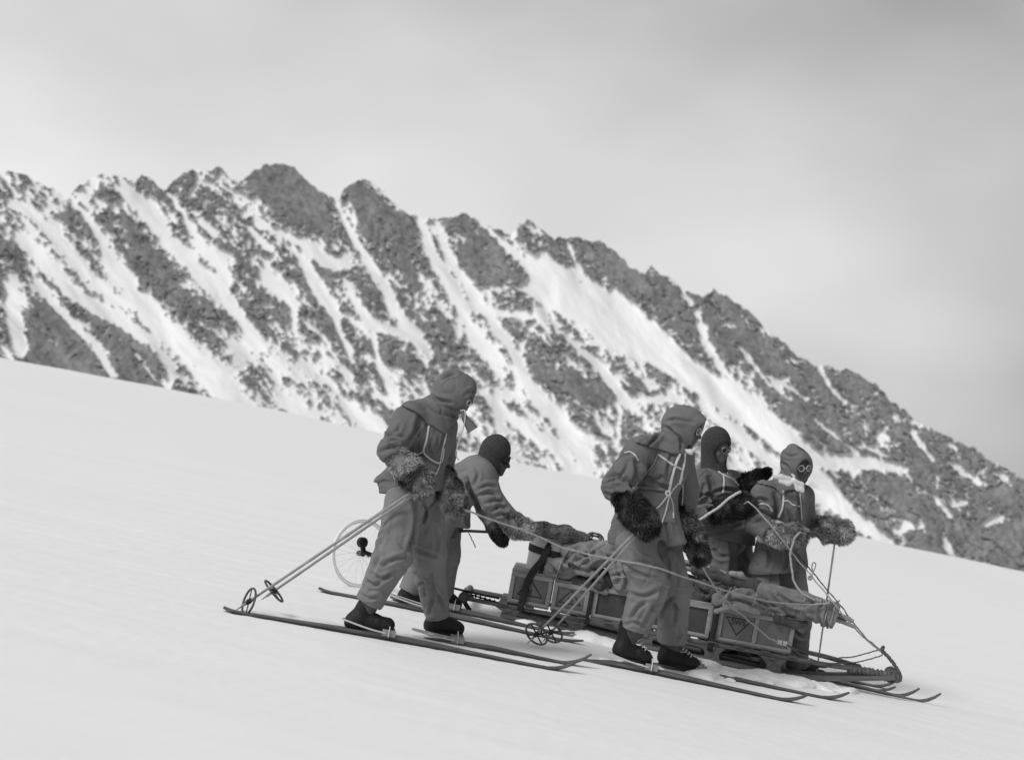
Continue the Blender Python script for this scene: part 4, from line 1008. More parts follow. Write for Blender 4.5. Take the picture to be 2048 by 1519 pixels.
tape('hood_cord', bvE, [(1600,985),(1602,1010),(1604,1040)], 12.7, 0.004, pE)
tape('cuff_tie', bvE, [(1541,1042),(1552,1043),(1564,1048),(1574,1054)], 12.6, 0.020, pE, M_tape, 0.012, 16, 0.5)
def scarf_wing(pts, r, y):
    return [cap((a[0], a[1], y), (b[0], b[1], y), r0, r1, .010, flat=((0,1,0), 1.6)) for (a, b, r0, r1) in zip(pts[:-1], pts[1:], r[:-1], r[1:])]
scarf = cloth('scarf', scarf_wing([(1548,953),(1562,954),(1578,957),(1589,961)], [.018,.026,.020,.015], 12.70) + scarf_wing([(1560,963),(1576,967),(1588,963)], [.015,.022,.014], 12.69)
      + [ell((1589,961,12.68), (.022,.02,.02), .01)] + scarf_wing([(1590,966),(1595,977),(1604,980),(1604,968),(1592,962)], [.014,.020,.020,.018,.014], 12.67)
      + scarf_wing([(1588,952),(1584,948)], [.014,.010], 12.69), M_scarf, pE, 0.0065, 0.003, (), 14, False)

# ---- bent figure pushing at the tail of the sledge
tB = [cap((956,950,12.2), (892,992,12.2), .160, .175, .05), cap((962,950,12.06), (958,946,12.36), .105, .105), cap((892,990,12.2), (898,1046,12.2), .178, .165, .05, end=(-0.25, 0, -1))]
sB = [cap((964,953,12.04), (986,1004,11.98), .100, .086), cap((986,1004,11.98), (1022,1041,11.95), .086, .074, .03, end=True),
      cap((958,962,12.36), (974,1020,12.30), .092, .080), cap((974,1020,12.30), (990,1052,12.16), .080, .066, .03, end=True)]
lB = [ell((888,1030,12.2), (.16,.19,.12)), cap((878,1035,12.10), (856,1110,12.08), .135, .118, .05), cap((856,1110,12.08), (818,1184,12.04), .116, .085, .05, end=True),
      cap((892,1040,12.30), (891,1110,12.27), .125, .108, .05), cap((891,1110,12.27), (884,1196,12.24), .105, .085, .05, end=True)]
pB, anB, trB, qB, BB = man('person in dark balaclava bending forward to steady the tail of the sledge', (860,1210,12.15), tB, sB, lB, (992,916,12.2), (0.90,-0.28,-0.34),
    [((796,1204,12.04), (858,1215,12.04), (820,1178,12.04)), ((866,1210,12.24), (920,1222,12.24), (886,1190,12.24))],
    [((1022,1041,11.95), (1050,1060,11.91)), ((990,1052,12.16), (1002,1078,12.12))], M_canvas_b, M_trouser,
    [((986,1004,11.98), (0.5,0,-1), .13, .013), ((965,965,12.05), (0.4,0,-1), .1, .008)], [((891,1112,12.2), (0,0,1), .14, .009)], 5,
    feet=[((820,1178,12.04), (815,1198,12.04)), ((886,1190,12.24), (890,1206,12.24))],
    top_lines=[([(962,976),(976,970),(990,974)],.014,2.8), ([(958,991),(978,985),(994,992)],.016,3), ([(972,1006),(990,1000),(1004,1005)],.015,2.8), ([(984,1022),(1000,1012),(1012,1017)],.014,2.8), ([(934,958),(945,985),(962,1012)],.022,4), ([(984,1032),(1003,1028),(1016,1032)],.012,2.8), ([(950,935),(956,950),(950,968)],.012,3), ([(915,1010),(930,1025),(936,1045)],.014,3.4)])
balaclava(pB, (989,911,12.2), BB, ((0, 0.118, -0.03), (0.060, 0.055, 0.072)), 51, neck_to=P(966,938,12.2), r=(0.10, 0.122, 0.138))
goggles(pB, qB, BB, M_black, 0.026, 0.006, 0.100)
mitten(pB, [cap((1014,1036,11.95), (1034,1052,11.92), .070, .076, .04), cap((1034,1052,11.92), (1056,1062,11.90), .072, .058, .04)], ax((1010,1030,12), (1060,1065,12)), (0.2, 0.85), seed=51, n=5500, length=0.026, label='mottled grey fur mitten on the sledge load')
mitten(pB, [cap((988,1050,12.18), (1000,1070,12.14), .060, .062, .04), cap((1000,1070,12.14), (1005,1080,12.12), .055, .034, .04)], ax((988,1045,12.2), (1004,1085,12.1)), (0.07, 0.2), seed=52, n=4000, length=0.02, label='dark mitten pointing down')
bvB = bvh_of([anB])
m = MB(); m.tube(spline([P(988,958,12.06), P(986,966,12.05), P(985,975,12.04)], 6), 0.010, 6); m.build('neck_toggle', M_tape, pB)
# ------------------------------------------------------------------ skis and poles
def ski(tail, contact, tip_rise, label, width=0.085, group='long wooden skis', tip_len=0.22, over=None, bind=None, bury=0.0, bury_len=0.6):
    """tail, contact: pixels on the snow (last contact before the tip curls up)"""
    a = GP(*tail) if len(tail) == 2 else P(*tail); b = GP(*contact) if len(contact) == 2 else P(*contact)
    for q in (a, b): q[2] = float(gz(q[0], q[1])) - 0.002
    d = (b - a)[:2]; L = np.linalg.norm(d); d = d / L; s = np.array([-d[1], d[0], 0.0])
    n = 46; pts = []; W = []; T = []
    slope = (b[2] - a[2]) / L
    tot = L + tip_len
    for i in range(n + 1):
        t = tot * i / n
        xy = a[:2] + d * t
        z = a[2] + slope * t + 0.010 * math.sin(math.pi * min(t / L, 1.0))      # gentle camber
        if t > L:
            k = (t - L) / tip_len; z += tip_rise * k ** 1.9
        if bury and t < bury_len: z -= bury * (1 - t / bury_len)
        elif t < 0.10: z += 0.018 * (1 - t / 0.10) ** 2
        pts.append((xy[0], xy[1], z))
        w = width * (0.92 + 0.10 * (2 * t / tot - 1) ** 2)
        if t > L: k = (t - L) / tip_len; w *= max(0.16, (1 - 0.84 * k ** 2.4))
        if t < 0.06: w *= 0.6 + 0.4 * t / 0.06
        W.append(w)
        T.append(0.012 + 0.018 * math.exp(-((t - tot * 0.46) / (tot * 0.24)) ** 2))
    pts = np.array(pts); vs = []; tg = np.gradient(pts, axis=0); tg /= np.linalg.norm(tg, axis=1)[:, None]
    prof = [(-1, 0), (1, 0), (1, 0.7), (0.84, 1), (0.2, 1), (0.12, 0.8), (-0.12, 0.8), (-0.2, 1), (-0.84, 1), (-1, 0.7)]
    K = len(prof)
    for i in range(n + 1):
        up = np.cross(s, tg[i]); up = up if up[2] > 0 else -up
        for (c, h) in prof: vs.append(pts[i] + s * c * W[i] / 2 + up * h * T[i])
    f = [(i * K + k, i * K + (k + 1) % K, (i + 1) * K + (k + 1) % K, (i + 1) * K + k) for i in range(n) for k in range(K)]
    f += [tuple(range(K))[::-1], tuple(n * K + k for k in range(K))]
    m = MB(); m.add(vs, f); o = m.build('ski', M_ski, None); tag(o, label, 'ski', group)
    # dark running edge along the near side
    e = MB(); e.tube(pts[1:-3] + np.array([0, 0, 0.004]) - s * np.sign(s[1]) * (np.array(W[1:-3])[:, None] / 2 + 0.001), 0.0045, 6); e.build('edge', M_skid, o)
    if bind is not None:
        for bu in bind:
            c = None
            t = np.argmin(np.abs(pts[:, 0] / pts[:, 1] * F + 1024 - bu)); c = pts[t] + np.array([0, 0, T[t]])
            g = MB(); tv = tg[t]; upv = np.cross(s, tv); upv = upv if upv[2] > 0 else -upv
            g.tube(spline([c - s * 0.05 - upv * 0.01, c - s * 0.052 + upv * 0.035, c + upv * 0.062, c + s * 0.052 + upv * 0.035, c + s * 0.05 - upv * 0.01], 14), 0.009, 6, True, 0.4)
            g.build('toe_strap', M_tape, o)
            g = MB(); b0 = c - tv * 0.02
            g.tube(spline([b0 - s * 0.05 + upv * 0.01, b0 - tv * 0.12 - s * 0.056 + upv * 0.022, b0 - tv * 0.27 - s * 0.03 + upv * 0.045, b0 - tv * 0.29 + upv * 0.045, b0 - tv * 0.27 + s * 0.03 + upv * 0.045, b0 - tv * 0.12 + s * 0.056 + upv * 0.022, b0 + s * 0.05 + upv * 0.01], 26), 0.006, 6)
            g.build('heel_strap', M_tape, o)
            for sg in (-1, 1):
                g = MB(); g.box(c + s * sg * 0.049 + upv * 0.014, tv * 0.045, s * 0.002, upv * 0.022, 0.001); g.build('toe_iron', M_metal, o)
    return o

G_SKI = 'long wooden skis of the party'
ski((446,1221), (1092,1336), 0.085, 'long ski lying parallel in front, under the rope hauler’s near boot'.replace('’', "'"), bind=[775], group=G_SKI)
ski((640,1236), (1120,1325), 0.095, "rope hauler's far ski, mostly hidden behind his near ski", bind=[918], group=G_SKI, bury=0.09, bury_len=1.15)
ski((1010,1288), (1556,1398), 0.075, 'near ski of the person with dark mittens beside the crates', bind=[1300], group=G_SKI, bury=0.09, bury_len=0.75)
ski((1065,1283), (1640,1393), 0.075, 'far ski of the person with dark mittens beside the crates', bind=[1392], group=G_SKI, bury=0.10, bury_len=1.1)
ski((637,1181), (1108,1277), 0.03, 'near ski of the person bending at the sledge tail', bind=[850], group=G_SKI)
ski((780,1198), (1092,1262), 0.03, 'far ski of the person bending at the sledge tail', bind=[912], group=G_SKI)
ski((1090,1247,13.08), (1738,1380,13.08), 0.075, 'ski nearer the sledge under the person in balaclava and goggles', group=G_SKI)
ski((1110,1240,13.36), (1740,1372,13.36), 0.085, 'ski farther from the sledge under the person in balaclava and goggles', group=G_SKI)
ski((1250,1300,12.90), (1828,1404,12.90), 0.105, 'longest-reaching ski tip, under the person with the white scarf, nearer the sledge', group=G_SKI)
ski((1250,1297,13.06), (1786,1396,13.06), 0.105, 'ski under the person with the white scarf, farther from the sledge', group=G_SKI)

def pole(top, tip, label, group, basket=0.105, ring_n=None, R_=0.088, r=0.0105):
    a, b = J(top), J(tip); d = b - a; L = np.linalg.norm(d); d /= L
    root = empty('ski_pole', b); tag(root, label, 'ski pole', group)
    m = MB(); n = 26; pts = [a + d * L * i / n for i in range(n + 1)]
    rr = [r * (1 - 0.25 * i / n) * (1.16 if i % 5 == 0 else 1.0) for i in range(n + 1)]
    pts[-2:] = [b - d * 0.07, b - d * 0.045]; rr[-2:] = [r * 0.85, r * 0.8]
    m.tube(pts, rr, 8); m.build('shaft', M_pole, root)
    m = MB(); m.tube([b - d * 0.05, b - d * 0.02, b], [0.0055, 0.0045, 0.0012], 7); m.build('spike', M_metal, root)
    if basket:
        c = b - d * basket; nv = np.asarray(ring_n if ring_n is not None else d, float); nv /= np.linalg.norm(nv)
        m = MB(); m.ring(c, nv, R_, 0.0075, 30, 7); m.build('basket_ring', M_cane, root)
        e1 = np.cross(nv, (0.2, 0.5, 1.0)); e1 /= np.linalg.norm(e1); e2 = np.cross(nv, e1)
        for q in range(4):
            v = (e1, e2, -e1, -e2)[q]; m = MB(); m.bar(c + v * 0.008, c + v * (R_ - 0.002), 0.013, 0.004, nv, 0.001); m.build('basket_strap', M_strap, root)
        m = MB(); m.tube([c - d * 0.022, c, c + d * 0.022], [0.013, 0.019, 0.013], 8); m.build('basket_hub', M_strap, root)
    return root
dA = J((473,1218,10.36)) - J((832,975,10.36))
pole((834,976,10.36), (471,1220,10.37), 'bamboo pole of the rope hauler, its basket by his ski tail', 'bamboo ski poles', ring_n=(0.90, 0.52, -0.40))
pole((842,978,10.40), (522,1199,10.52), 'bamboo pole of the rope hauler with its basket seen edge-on', 'bamboo ski poles', ring_n=(-0.75, -0.02, -0.62))
pole((1284,1050,10.98), (1054,1287,11.34), 'pole of the dark-mittened person, basket nearer the hauler', 'bamboo ski poles', ring_n=(-0.55, -0.70, -0.45))
pole((1290,1052,11.00), (1085,1283,11.46), 'pole of the dark-mittened person, basket nearer the crates', 'bamboo ski poles', ring_n=(-0.50, -0.72, -0.48))
pole((1673,1060,12.88), (1632,1352,12.86), 'thin dark pole held upright in front of the white-scarfed person', 'bamboo ski poles', basket=0.09, r=0.0085, R_=0.07)

# ------------------------------------------------------------------ sledge
O0 = P(1011, 1207, 12.40); O1 = P(1580, 1312, 12.26)
sv = (O1 - O0) / np.linalg.norm(O1 - O0); tv_ = np.cross((0, 0, 1), sv); tv_ /= np.linalg.norm(tv_); tv_ = tv_ if tv_[1] > 0 else -tv_; uv_ = np.cross(sv, tv_); uv_ = uv_ if uv_[2] > 0 else -uv_
def S(s, t, h): return O0 + sv * s + tv_ * t + uv_ * h
SL = np.linalg.norm(O1 - O0)          # length under the crates
WID = 0.54
sl = empty('sledge', S(1.2, WID / 2, -0.14)); tag(sl, 'long wooden sledge with upturned lashed bow, loaded with crates', 'sledge')
nose = P(1786, 1353, 12.40)
for t, nm in ((0.03, 0), (WID - 0.03, 1)):
    m = MB(); path = []
    for k in range(22):
        s_ = -0.04 + 2.12 * k / 21; p = S(s_, t, 0); p[2] = float(gz(p[0], p[1])) + 0.014; path.append(p)
    last = path[-1]; end = nose + tv_ * (-0.07 if nm == 0 else 0.10) + np.array([0, 0, 0.0])
    b1 = last + (path[-1] - path[-3]) * 1.6
    for k in range(1, 17):
        q = k / 16; path.append((1 - q) ** 2 * last + 2 * q * (1 - q) * b1 + q * q * end)
    path = np.array(path)
    vs = []; K = 4; tg = np.gradient(path, axis=0); tg /= np.linalg.norm(tg, axis=1)[:, None]
    for i in range(len(path)):
        w = 0.095 if i < 24 else 0.095 - 0.05 * (i - 24) / 14; up = np.cross(tv_, tg[i]); up = up if up[2] > 0 else -up
        th = 0.022 if i < 24 else 0.022 + 0.014 * (i - 24) / 14
        for c, h in ((-1, 0), (1, 0), (1, 1), (-1, 1)): vs.append(path[i] + tv_ * c * w / 2 + up * (h * th - 0.006))
    f = [(i * K + k, i * K + (k + 1) % K, (i + 1) * K + (k + 1) % K, (i + 1) * K + k) for i in range(len(path) - 1) for k in range(K)] + [(3, 2, 1, 0), tuple((len(path) - 1) * K + k for k in range(K))]
    m.add(vs, f); m.build('runner', M_wood, sl, auto=True)
    # side rail of the deck
    m = MB(); m.bar(S(-0.36, t, -0.018), S(SL + 0.02, t, -0.018), 0.03, 0.030, uv_, 0.004); m.build('side_rail', M_wood, sl)
    m = MB(); m.tube(spline([S(SL + 0.01, t, -0.018), S(SL + 0.30, t * 0.9 + 0.03, -0.020), nose + tv_ * (-0.05 if nm == 0 else 0.08) - sv * 0.25 + uv_ * 0.02], 16), np.linspace(0.018, 0.02, 16), 8); m.build('bow_rail', M_wood, sl)
    for s_ in (0.03, 0.56, 1.10, 1.62, 2.10):
        p = S(s_, t, -0.034); g = p.copy(); g[2] = float(gz(p[0], p[1])) + 0.03
        m = MB(); h = max(p[2] - g[2], 0.05)
        top, bot = 0.105, 0.06
        vs = []
        for z, hw in ((0, top), (-h * 0.55, bot * 0.9), (-h, bot)):
            c = p + np.array([0, 0, z])
            for a1, b1_ in ((-1, -1), (1, -1), (1, 1), (-1, 1)): vs.append(c + sv * a1 * hw + tv_ * b1_ * 0.02)
        m.add(vs, [(0, 1, 5, 4), (1, 2, 6, 5), (2, 3, 7, 6), (3, 0, 4, 7), (4, 5, 9, 8), (5, 6, 10, 9), (6, 7, 11, 10), (7, 4, 8, 11), (3, 2, 1, 0), (8, 9, 10, 11)])
        m.build('bridge_post', M_wood, sl)
for i, s_ in enumerate(np.linspace(-0.02, SL + 0.02, 12)):
    m = MB(); m.bar(S(s_, -0.005, -0.001), S(s_, WID + 0.005, -0.001), 0.07, 0.012, uv_, 0.003); m.build('deck_slat', M_wood, sl)
for s_ in (0.03, 0.56, 1.10, 1.62, 2.10):
    m = MB(); m.bar(S(s_, 0.0, -0.045), S(s_, WID, -0.045), 0.05, 0.026, uv_, 0.003); m.build('cross_bar', M_wood, sl)
# lashed bow
m = MB(); m.tube(spline([nose - sv * 0.36 - tv_ * 0.06 + uv_ * 0.005, nose - sv * 0.18 - tv_ * 0.05 + uv_ * 0.008, nose - tv_ * 0.04 + uv_ * 0.006, nose + sv * 0.02 + tv_ * 0.03 + uv_ * 0.02, nose - sv * 0.03 + tv_ * 0.10 + uv_ * 0.02], 22),
   [0.034 + 0.006 * math.sin(i * 1.7) + 0.010 * (i > 10) for i in range(22)], 10); m.build('bow', M_wood, sl)
for k in range(11):
    q = k / 10; c = nose - sv * (0.33 - 0.33 * q) - tv_ * (0.058 - 0.016 * q) + uv_ * 0.006
    m = MB(); m.ring(c, sv + 0.15 * (k % 2) * uv_, 0.034 + 0.004 * q, 0.0075, 16, 6); m.build('bow_lashing', M_rope_d, sl)
for k in range(5):
    m = MB(); m.ring(nose + sv * (0.012 * k - 0.02) + tv_ * (-0.02 + 0.02 * k) + uv_ * 0.0, (0.4 - 0.1 * k, 0.9, 0.1), 0.040, 0.010, 18, 6); m.build('bow_lashing', M_rope_d, sl)
# tail: crossbar bundle and brake spike
m = MB(); m.tube([S(-0.33, -0.03, -0.012), S(-0.33, WID + 0.03, -0.012)], 0.028, 10); m.build('tail_bar', M_wood, sl)
m = MB(); m.bar(S(-0.36, 0.02, 0.0), S(-0.265, 0.02, -0.105), 0.035, 0.016, (0, 1, 0), 0.003); m.build('brake_spike', M_strap, sl)
m = MB(); m.bar(S(-0.36, WID - 0.05, 0.0), S(-0.28, WID - 0.05, -0.095), 0.035, 0.016, (0, 1, 0), 0.003); m.build('brake_spike', M_strap, sl)
for k in range(5):
    m = MB(); m.ring(S(-0.33, 0.0 + 0.016 * k, -0.012), tv_, 0.034, 0.008, 14, 6); m.build('tail_lashing', M_rope_d, sl)
for k in range(13):
    m = MB(); m.ring(S(-0.26 + 0.019 * k, 0.03, 0.016 - 0.002 * k), sv + 0.6 * tv_ if k % 2 else uv_, 0.010, 0.0055, 12, 5); m.build('chain_link', M_black, sl)

# ------------------------------------------------------------------ crates
def font_mesh(txt, size, origin, ex, ey, en, name, parent, mt=None):
    cu = bpy.data.curves.new('lettering_curve', 'FONT'); cu.body = txt; cu.size = size; cu.align_x = 'CENTER'; cu.align_y = 'CENTER'; cu.extrude = 0.0008
    ob = bpy.data.objects.new('lettering_curve', cu); C.objects.link(ob)
    dg = bpy.context.evaluated_depsgraph_get(); dg.update(); ev = ob.evaluated_get(dg); me = ev.to_mesh()
    vs = [origin + ex * v.co.x + ey * v.co.y + en * v.co.z for v in me.vertices]; fs = [tuple(p.vertices) for p in me.polygons]
    ev.to_mesh_clear(); bpy.data.objects.remove(ob); bpy.data.curves.remove(cu)
    o = mk(name, vs, fs, mt or M_ink, parent, False); return o
def crate(s0, s1, H, label, panels=1, dark=False, tri=None, text=None, pale=False, T0=0.035, T1=0.50):
    """framed wooden case; near face with rails, stiles and inset panels"""
    W = s1 - s0; c = empty('crate', S((s0 + s1) / 2, (T0 + T1) / 2, 0.006)); tag(c, label, 'crate', 'wooden provision crates on the sledge')
    B0 = 0.008; fr = 0.034
    def bx(name, sa, sb, ta, tb, ha, hb, mt, bev=0.003, par=c):
        m = MB(); m.box(S((sa + sb) / 2, (ta + tb) / 2, (ha + hb) / 2), sv * (sb - sa) / 2, tv_ * (tb - ta) / 2, uv_ * (hb - ha) / 2, bev); return m.build(name, mt, par)
    wood = M_crate
    bx('lid', s0, s1, T0, T1, H - 0.016, H, wood); bx('floor_board', s0 + .002, s1 - .002, T0 + .002, T1 - .002, B0, B0 + 0.014, wood)
    bx('end_board', s0, s0 + 0.016, T0 + 0.016, T1 - 0.016, B0 + 0.0145, H - 0.0165, M_panel); bx('end_board', s1 - 0.016, s1, T0 + 0.016, T1 - 0.016, B0 + 0.0145, H - 0.0165, M_panel)
    bx('back_board', s0, s1, T1 - 0.0155, T1, B0 + 0.0145, H - 0.0165, M_panel)
    a, b = s0 + 0.001, s1 - 0.001
    bx('rail', a, b, T0 - 0.012, T0 + 0.0155, H - 0.017 - fr, H - 0.0165, wood); bx('rail', a, b, T0 - 0.012, T0 + 0.0155, B0 + 0.0145, B0 + 0.0145 + fr * 0.7, wood)
    lo, hi = B0 + 0.0145 + fr * 0.7 + .0005, H - 0.0175 - fr
    xs = np.linspace(a, b, panels + 1)
    for i, x in enumerate(xs):
        x0 = x if i == 0 else (x - fr if i == panels else x - fr / 2)
        bx('stile', x0, x0 + fr, T0 - 0.0125, T0 + 0.0155, lo, hi, wood)
    pan = []
    for i in range(panels):
        pa = xs[i] + (fr if i == 0 else fr / 2) + .0005; pb = xs[i + 1] - (fr if i == panels - 1 else fr / 2) - .0005
        o = bx('panel', pa, pb, T0 + 0.003, T0 + 0.0145, lo, hi, M_panel_d if dark else M_panel); pan.append((pa, pb, o))
    if tri is not None:
        pa, pb, o = pan[0]; cx = (pa + pb) / 2; w = min((pb - pa) * 0.40, 0.098); hh = (hi - lo); cy = (lo + hi) / 2 + 0.008
        top = 0.36 * hh; sg = -1 if tri == 'down' else 1
        pts = [S(cx - w, T0 + 0.002, cy - sg * top * 0.85), S(cx + w, T0 + 0.002, cy - sg * top * 0.85), S(cx, T0 + 0.002, cy + sg * top)]
        for k in range(3):
            m = MB(); m.bar(pts[k], pts[(k + 1) % 3], 0.0075, 0.0022, tv_, 0.0); m.build('stencil_line', M_ink, o)
        font_mesh(text, 0.058, S(cx, T0 + 0.0012, cy - sg * top * 0.40), sv, uv_, -tv_, 'stencil_letters', o)
    return c
HH = 0.275
crate(0.005, 0.335, HH, 'crate at the sledge tail, under the pale canister', 1, tri='up', text='II')
crate(0.345, 0.63, HH * 0.93, 'crate with an upright triangle stencil, second from the sledge tail', 1, tri='up', text='M')
crate(0.66, 0.99, HH, 'crate with a dark panel, third from the sledge tail', 1, dark=True)
crate(1.01, 1.31, HH, 'crate hidden behind the trouser legs of the dark-mittened person', 1, dark=True)
crate(1.33, 1.585, HH * 1.05, 'pale-framed crate with a small dark panel, just behind the front crate', 1, dark=True)
crate(1.635, SL + 0.005, HH * 1.05, 'front crate with a downward triangle stencil', 2, tri='down', text='SWS')

# webbing straps round the load
def strap(pts, w, label, mt=None, th=0.004, up=None):
    m = MB(); p = spline(pts, 24); m.tube(p, w / 2, 8, True, th / (w / 2), up=up if up is not None else tuple(tv_)); o = m.build('lashing_strap', mt or M_strap, None, auto=False); tag(o, label, 'strap', 'straps lashing the sledge load'); return o
strap([S(0.12, -0.004, -0.03), S(0.13, 0.012, 0.14), S(0.165, 0.014, 0.28), S(0.22, 0.02, 0.38), S(0.255, 0.03, 0.50)], 0.055, 'broad dark strap slanting over the tail crate to the canister')
strap([S(0.64, 0.0, -0.04), S(0.643, 0.008, 0.12), S(0.642, 0.012, 0.25), S(0.65, 0.06, 0.30)], 0.032, 'dark strap in the gap before the dark-panelled crate')
strap([S(1.61, 0.0, -0.07), S(1.612, 0.006, 0.12), S(1.61, 0.008, 0.28), S(1.62, 0.03, 0.36), S(1.66, 0.10, 0.42)], 0.046, 'dark strap beside the front crate')

# ------------------------------------------------------------------ load
LOAD_LINES = [([(1126,1130),(1144,1106),(1166,1094)],.020,3), ([(1134,1126),(1160,1138),(1176,1143)],.022,3), ([(1178,1142),(1195,1126),(1217,1121)],.022,3), ([(1148,1100),(1170,1110),(1192,1104)],.016,3), ([(1200,1100),(1214,1112),(1234,1114)],.016,3), ([(1232,1128),(1239,1150),(1236,1172)],.018,3), ([(1224,1152),(1246,1147)],.014,3), ([(1248,1140),(1254,1160),(1248,1178)],.014,3),
   ([(1094,1126),(1110,1140),(1120,1152)],.018,3), ([(1120,1128),(1132,1142)],.014,3), ([(1440,1197),(1455,1181),(1482,1172)],.018,3), ([(1460,1198),(1490,1205),(1522,1216)],.024,3.2), ([(1498,1188),(1520,1204),(1548,1212)],.022,3.2), ([(1472,1182),(1495,1188),(1512,1186)],.018,3), ([(1536,1216),(1550,1224),(1566,1226)],.018,3), ([(1438,1216),(1458,1211),(1470,1218)],.010,2.6), ([(1480,1212),(1500,1216),(1512,1226)],.010,2.6),
   ([(1160,1150),(1190,1160),(1210,1175)],.02,3.4), ([(1300,1170),(1340,1180),(1380,1178)],.02,3.4), ([(1390,1170),(1410,1186),(1430,1180)],.02,3.4), ([(1405,1150),(1420,1160),(1436,1160)],.018,3)]
def bag(label, prims, mt, amp=0.012, joints=(), seed=1, vox=0.009, name='canvas_bag', cat='canvas bag', group=None):
    V, Fq = surface(prims, vox); V = creased(folds(V, Fq, amp * 0.6, joints, seed, False), Fq, LOAD_LINES)
    o = mk(name, V, Fq, mt, None); tag(o, label, cat, group); return o
# canister
cs = empty('canister', S(0.27, 0.22, HH)); tag(cs, 'pale round canister strapped upright on the tail crates', 'canister')
m = MB(); n = 40; vs = []
prof = [(0.165, 0.0), (0.172, 0.008), (0.172, 0.235), (0.168, 0.245), (0.15, 0.262), (0.06, 0.27)]
for r, h in prof:
    for k in range(n): th = 2 * math.pi * k / n; vs.append(S(0.27 + r * math.cos(th), 0.22 + r * math.sin(th), HH + h))
m.add(vs, [(i * n + k, i * n + (k + 1) % n, (i + 1) * n + (k + 1) % n, (i + 1) * n + k) for i in range(len(prof) - 1) for k in range(n)] + [tuple(range(n))[::-1], tuple((len(prof) - 1) * n + k for k in range(n))])
m.build('drum', M_drum, cs)
def band(name, h, hw, mt, tilt=0.0):
    m = MB(); vs = []
    for k in range(n):
        th = 2 * math.pi * k / n
        for dh, rr in ((-hw, 0.1725), (-hw, 0.178), (hw, 0.178), (hw, 0.1725)): vs.append(S(0.27 + rr * math.cos(th), 0.22 + rr * math.sin(th), HH + h + dh + tilt * math.cos(th)))
    m.add(vs, [(4 * k + j, 4 * ((k + 1) % n) + j, 4 * ((k + 1) % n) + (j + 1) % 4, 4 * k + (j + 1) % 4) for k in range(n) for j in range(4)]); m.build(name, mt, cs)
band('strap_band', 0.165, 0.027, M_strap, -0.012)
m = MB(); m.bar(S(0.225, 0.045, HH + 0.002), S(0.255, 0.045, HH + 0.262), 0.034, 0.006, tv_, 0.001); m.build('strap_upright', M_strap, cs)
# fur sleeping-bag roll
fr = bag('long fur sleeping-bag roll lying over the canister', [cap((1066,1056,12.38), (1085,1060,12.40), .046, .056, .04), cap((1085,1060,12.40), (1130,1066,12.44), .058, .052, .04), cap((1130,1066,12.44), (1170,1078,12.48), .052, .040, .04)],
   M_tarp, 0.010, (), 61, name='sleeping_bag', cat='sleeping bag')
fr.data.materials[0] = M_fur; at = fr.data.attributes.new('tone', 'FLOAT', 'POINT'); at.data.foreach_set('value', np.full(len(fr.data.vertices), 0.34, np.float32))
fur_coat('fur_pile', fr, ax((1030,1048,12.4), (1170,1078,12.4)), (0.26, 0.55), fr, 6000, 0.012, 62, 0.8)
# tent: poles bundled along the whole load, canvas rolled round the front end
tent = empty('rolled_tent', P(1400, 1140, 12.5)); tag(tent, 'rolled canvas tent with bamboo poles jutting from its front end', 'tent')
pa, pb = P(1092, 1064, 12.56), P(1706, 1246, 12.30); dt = (pb - pa) / np.linalg.norm(pb - pa)
n1 = np.cross(dt, (0, 1, 0)); n1 /= np.linalg.norm(n1); n2 = np.cross(dt, n1)
for k, (o1, o2, sh) in enumerate([(0.018, 0.0, 0), (-0.020, 0.012, 0.03), (0.0, -0.028, -0.05), (-0.012, 0.036, -0.1), (0.03, 0.03, -0.12), (0.024, -0.032, -0.02)]):
    off = n1 * o1 + n2 * o2
    m = MB(); mid = P(1400, 1138, 12.44) + off * 1.1
    pts = spline([pa + off * 0.8 + dt * (0.05 * k), P(1240, 1098, 12.50) + off, mid, P(1560, 1190, 12.37) + off, pb + off + dt * sh], 30)
    m.tube(pts, [0.0155 * (1.15 if i % 6 == 0 else 1.0) for i in range(30)], 9); m.build('tent_pole', M_pole, tent)
tw = cloth('canvas_wrap', [cap((1528,1182,12.34), (1600,1206,12.32), .072, .094, .04), cap((1600,1206,12.32), (1672,1232,12.30), .094, .098, .03, end=True)], M_tarp, tent, 0.009, 0.010,
   [((1660,1228,12.25), dt, .12, .006)], 71, False, lines=[([(1642,1210),(1637,1230),(1641,1250)],.016,2.8), ([(1656,1216),(1651,1238),(1655,1254)],.014,2.6), ([(1556,1188),(1585,1206),(1614,1210)],.020,3), ([(1568,1214),(1595,1222),(1622,1240)],.018,3), ([(1600,1194),(1620,1205),(1642,1208)],.014,2.8), ([(1540,1184),(1552,1200),(1570,1208)],.016,3), ([(1604,1225),(1620,1222),(1632,1228)],.012,2.8)])
tw2 = cloth('canvas_wrap', [cap((1395,1138,12.42), (1470,1160,12.40), .055, .05, .03), cap((1470,1160,12.40), (1530,1182,12.36), .045, .06, .03)], M_tarp_d, tent, 0.009, 0.010, (), 72, False)
for (u, v, y, r) in [(1650,1225,12.31,.104), (1662,1229,12.31,.105), (1604,1208,12.32,.102)]:
    m = MB(); m.ring(P(u, v, y), dt, r, 0.006, 26, 6); m.build('tent_lashing', M_rope, tent)
pf = cloth('pale_flap', [cap((1463,1147,12.34), (1482,1150,12.34), .022, .028, .02), cap((1482,1150,12.34), (1494,1160,12.35), .026, .010, .02)], M_pale, tent, 0.007, 0.005, (), 73, False)
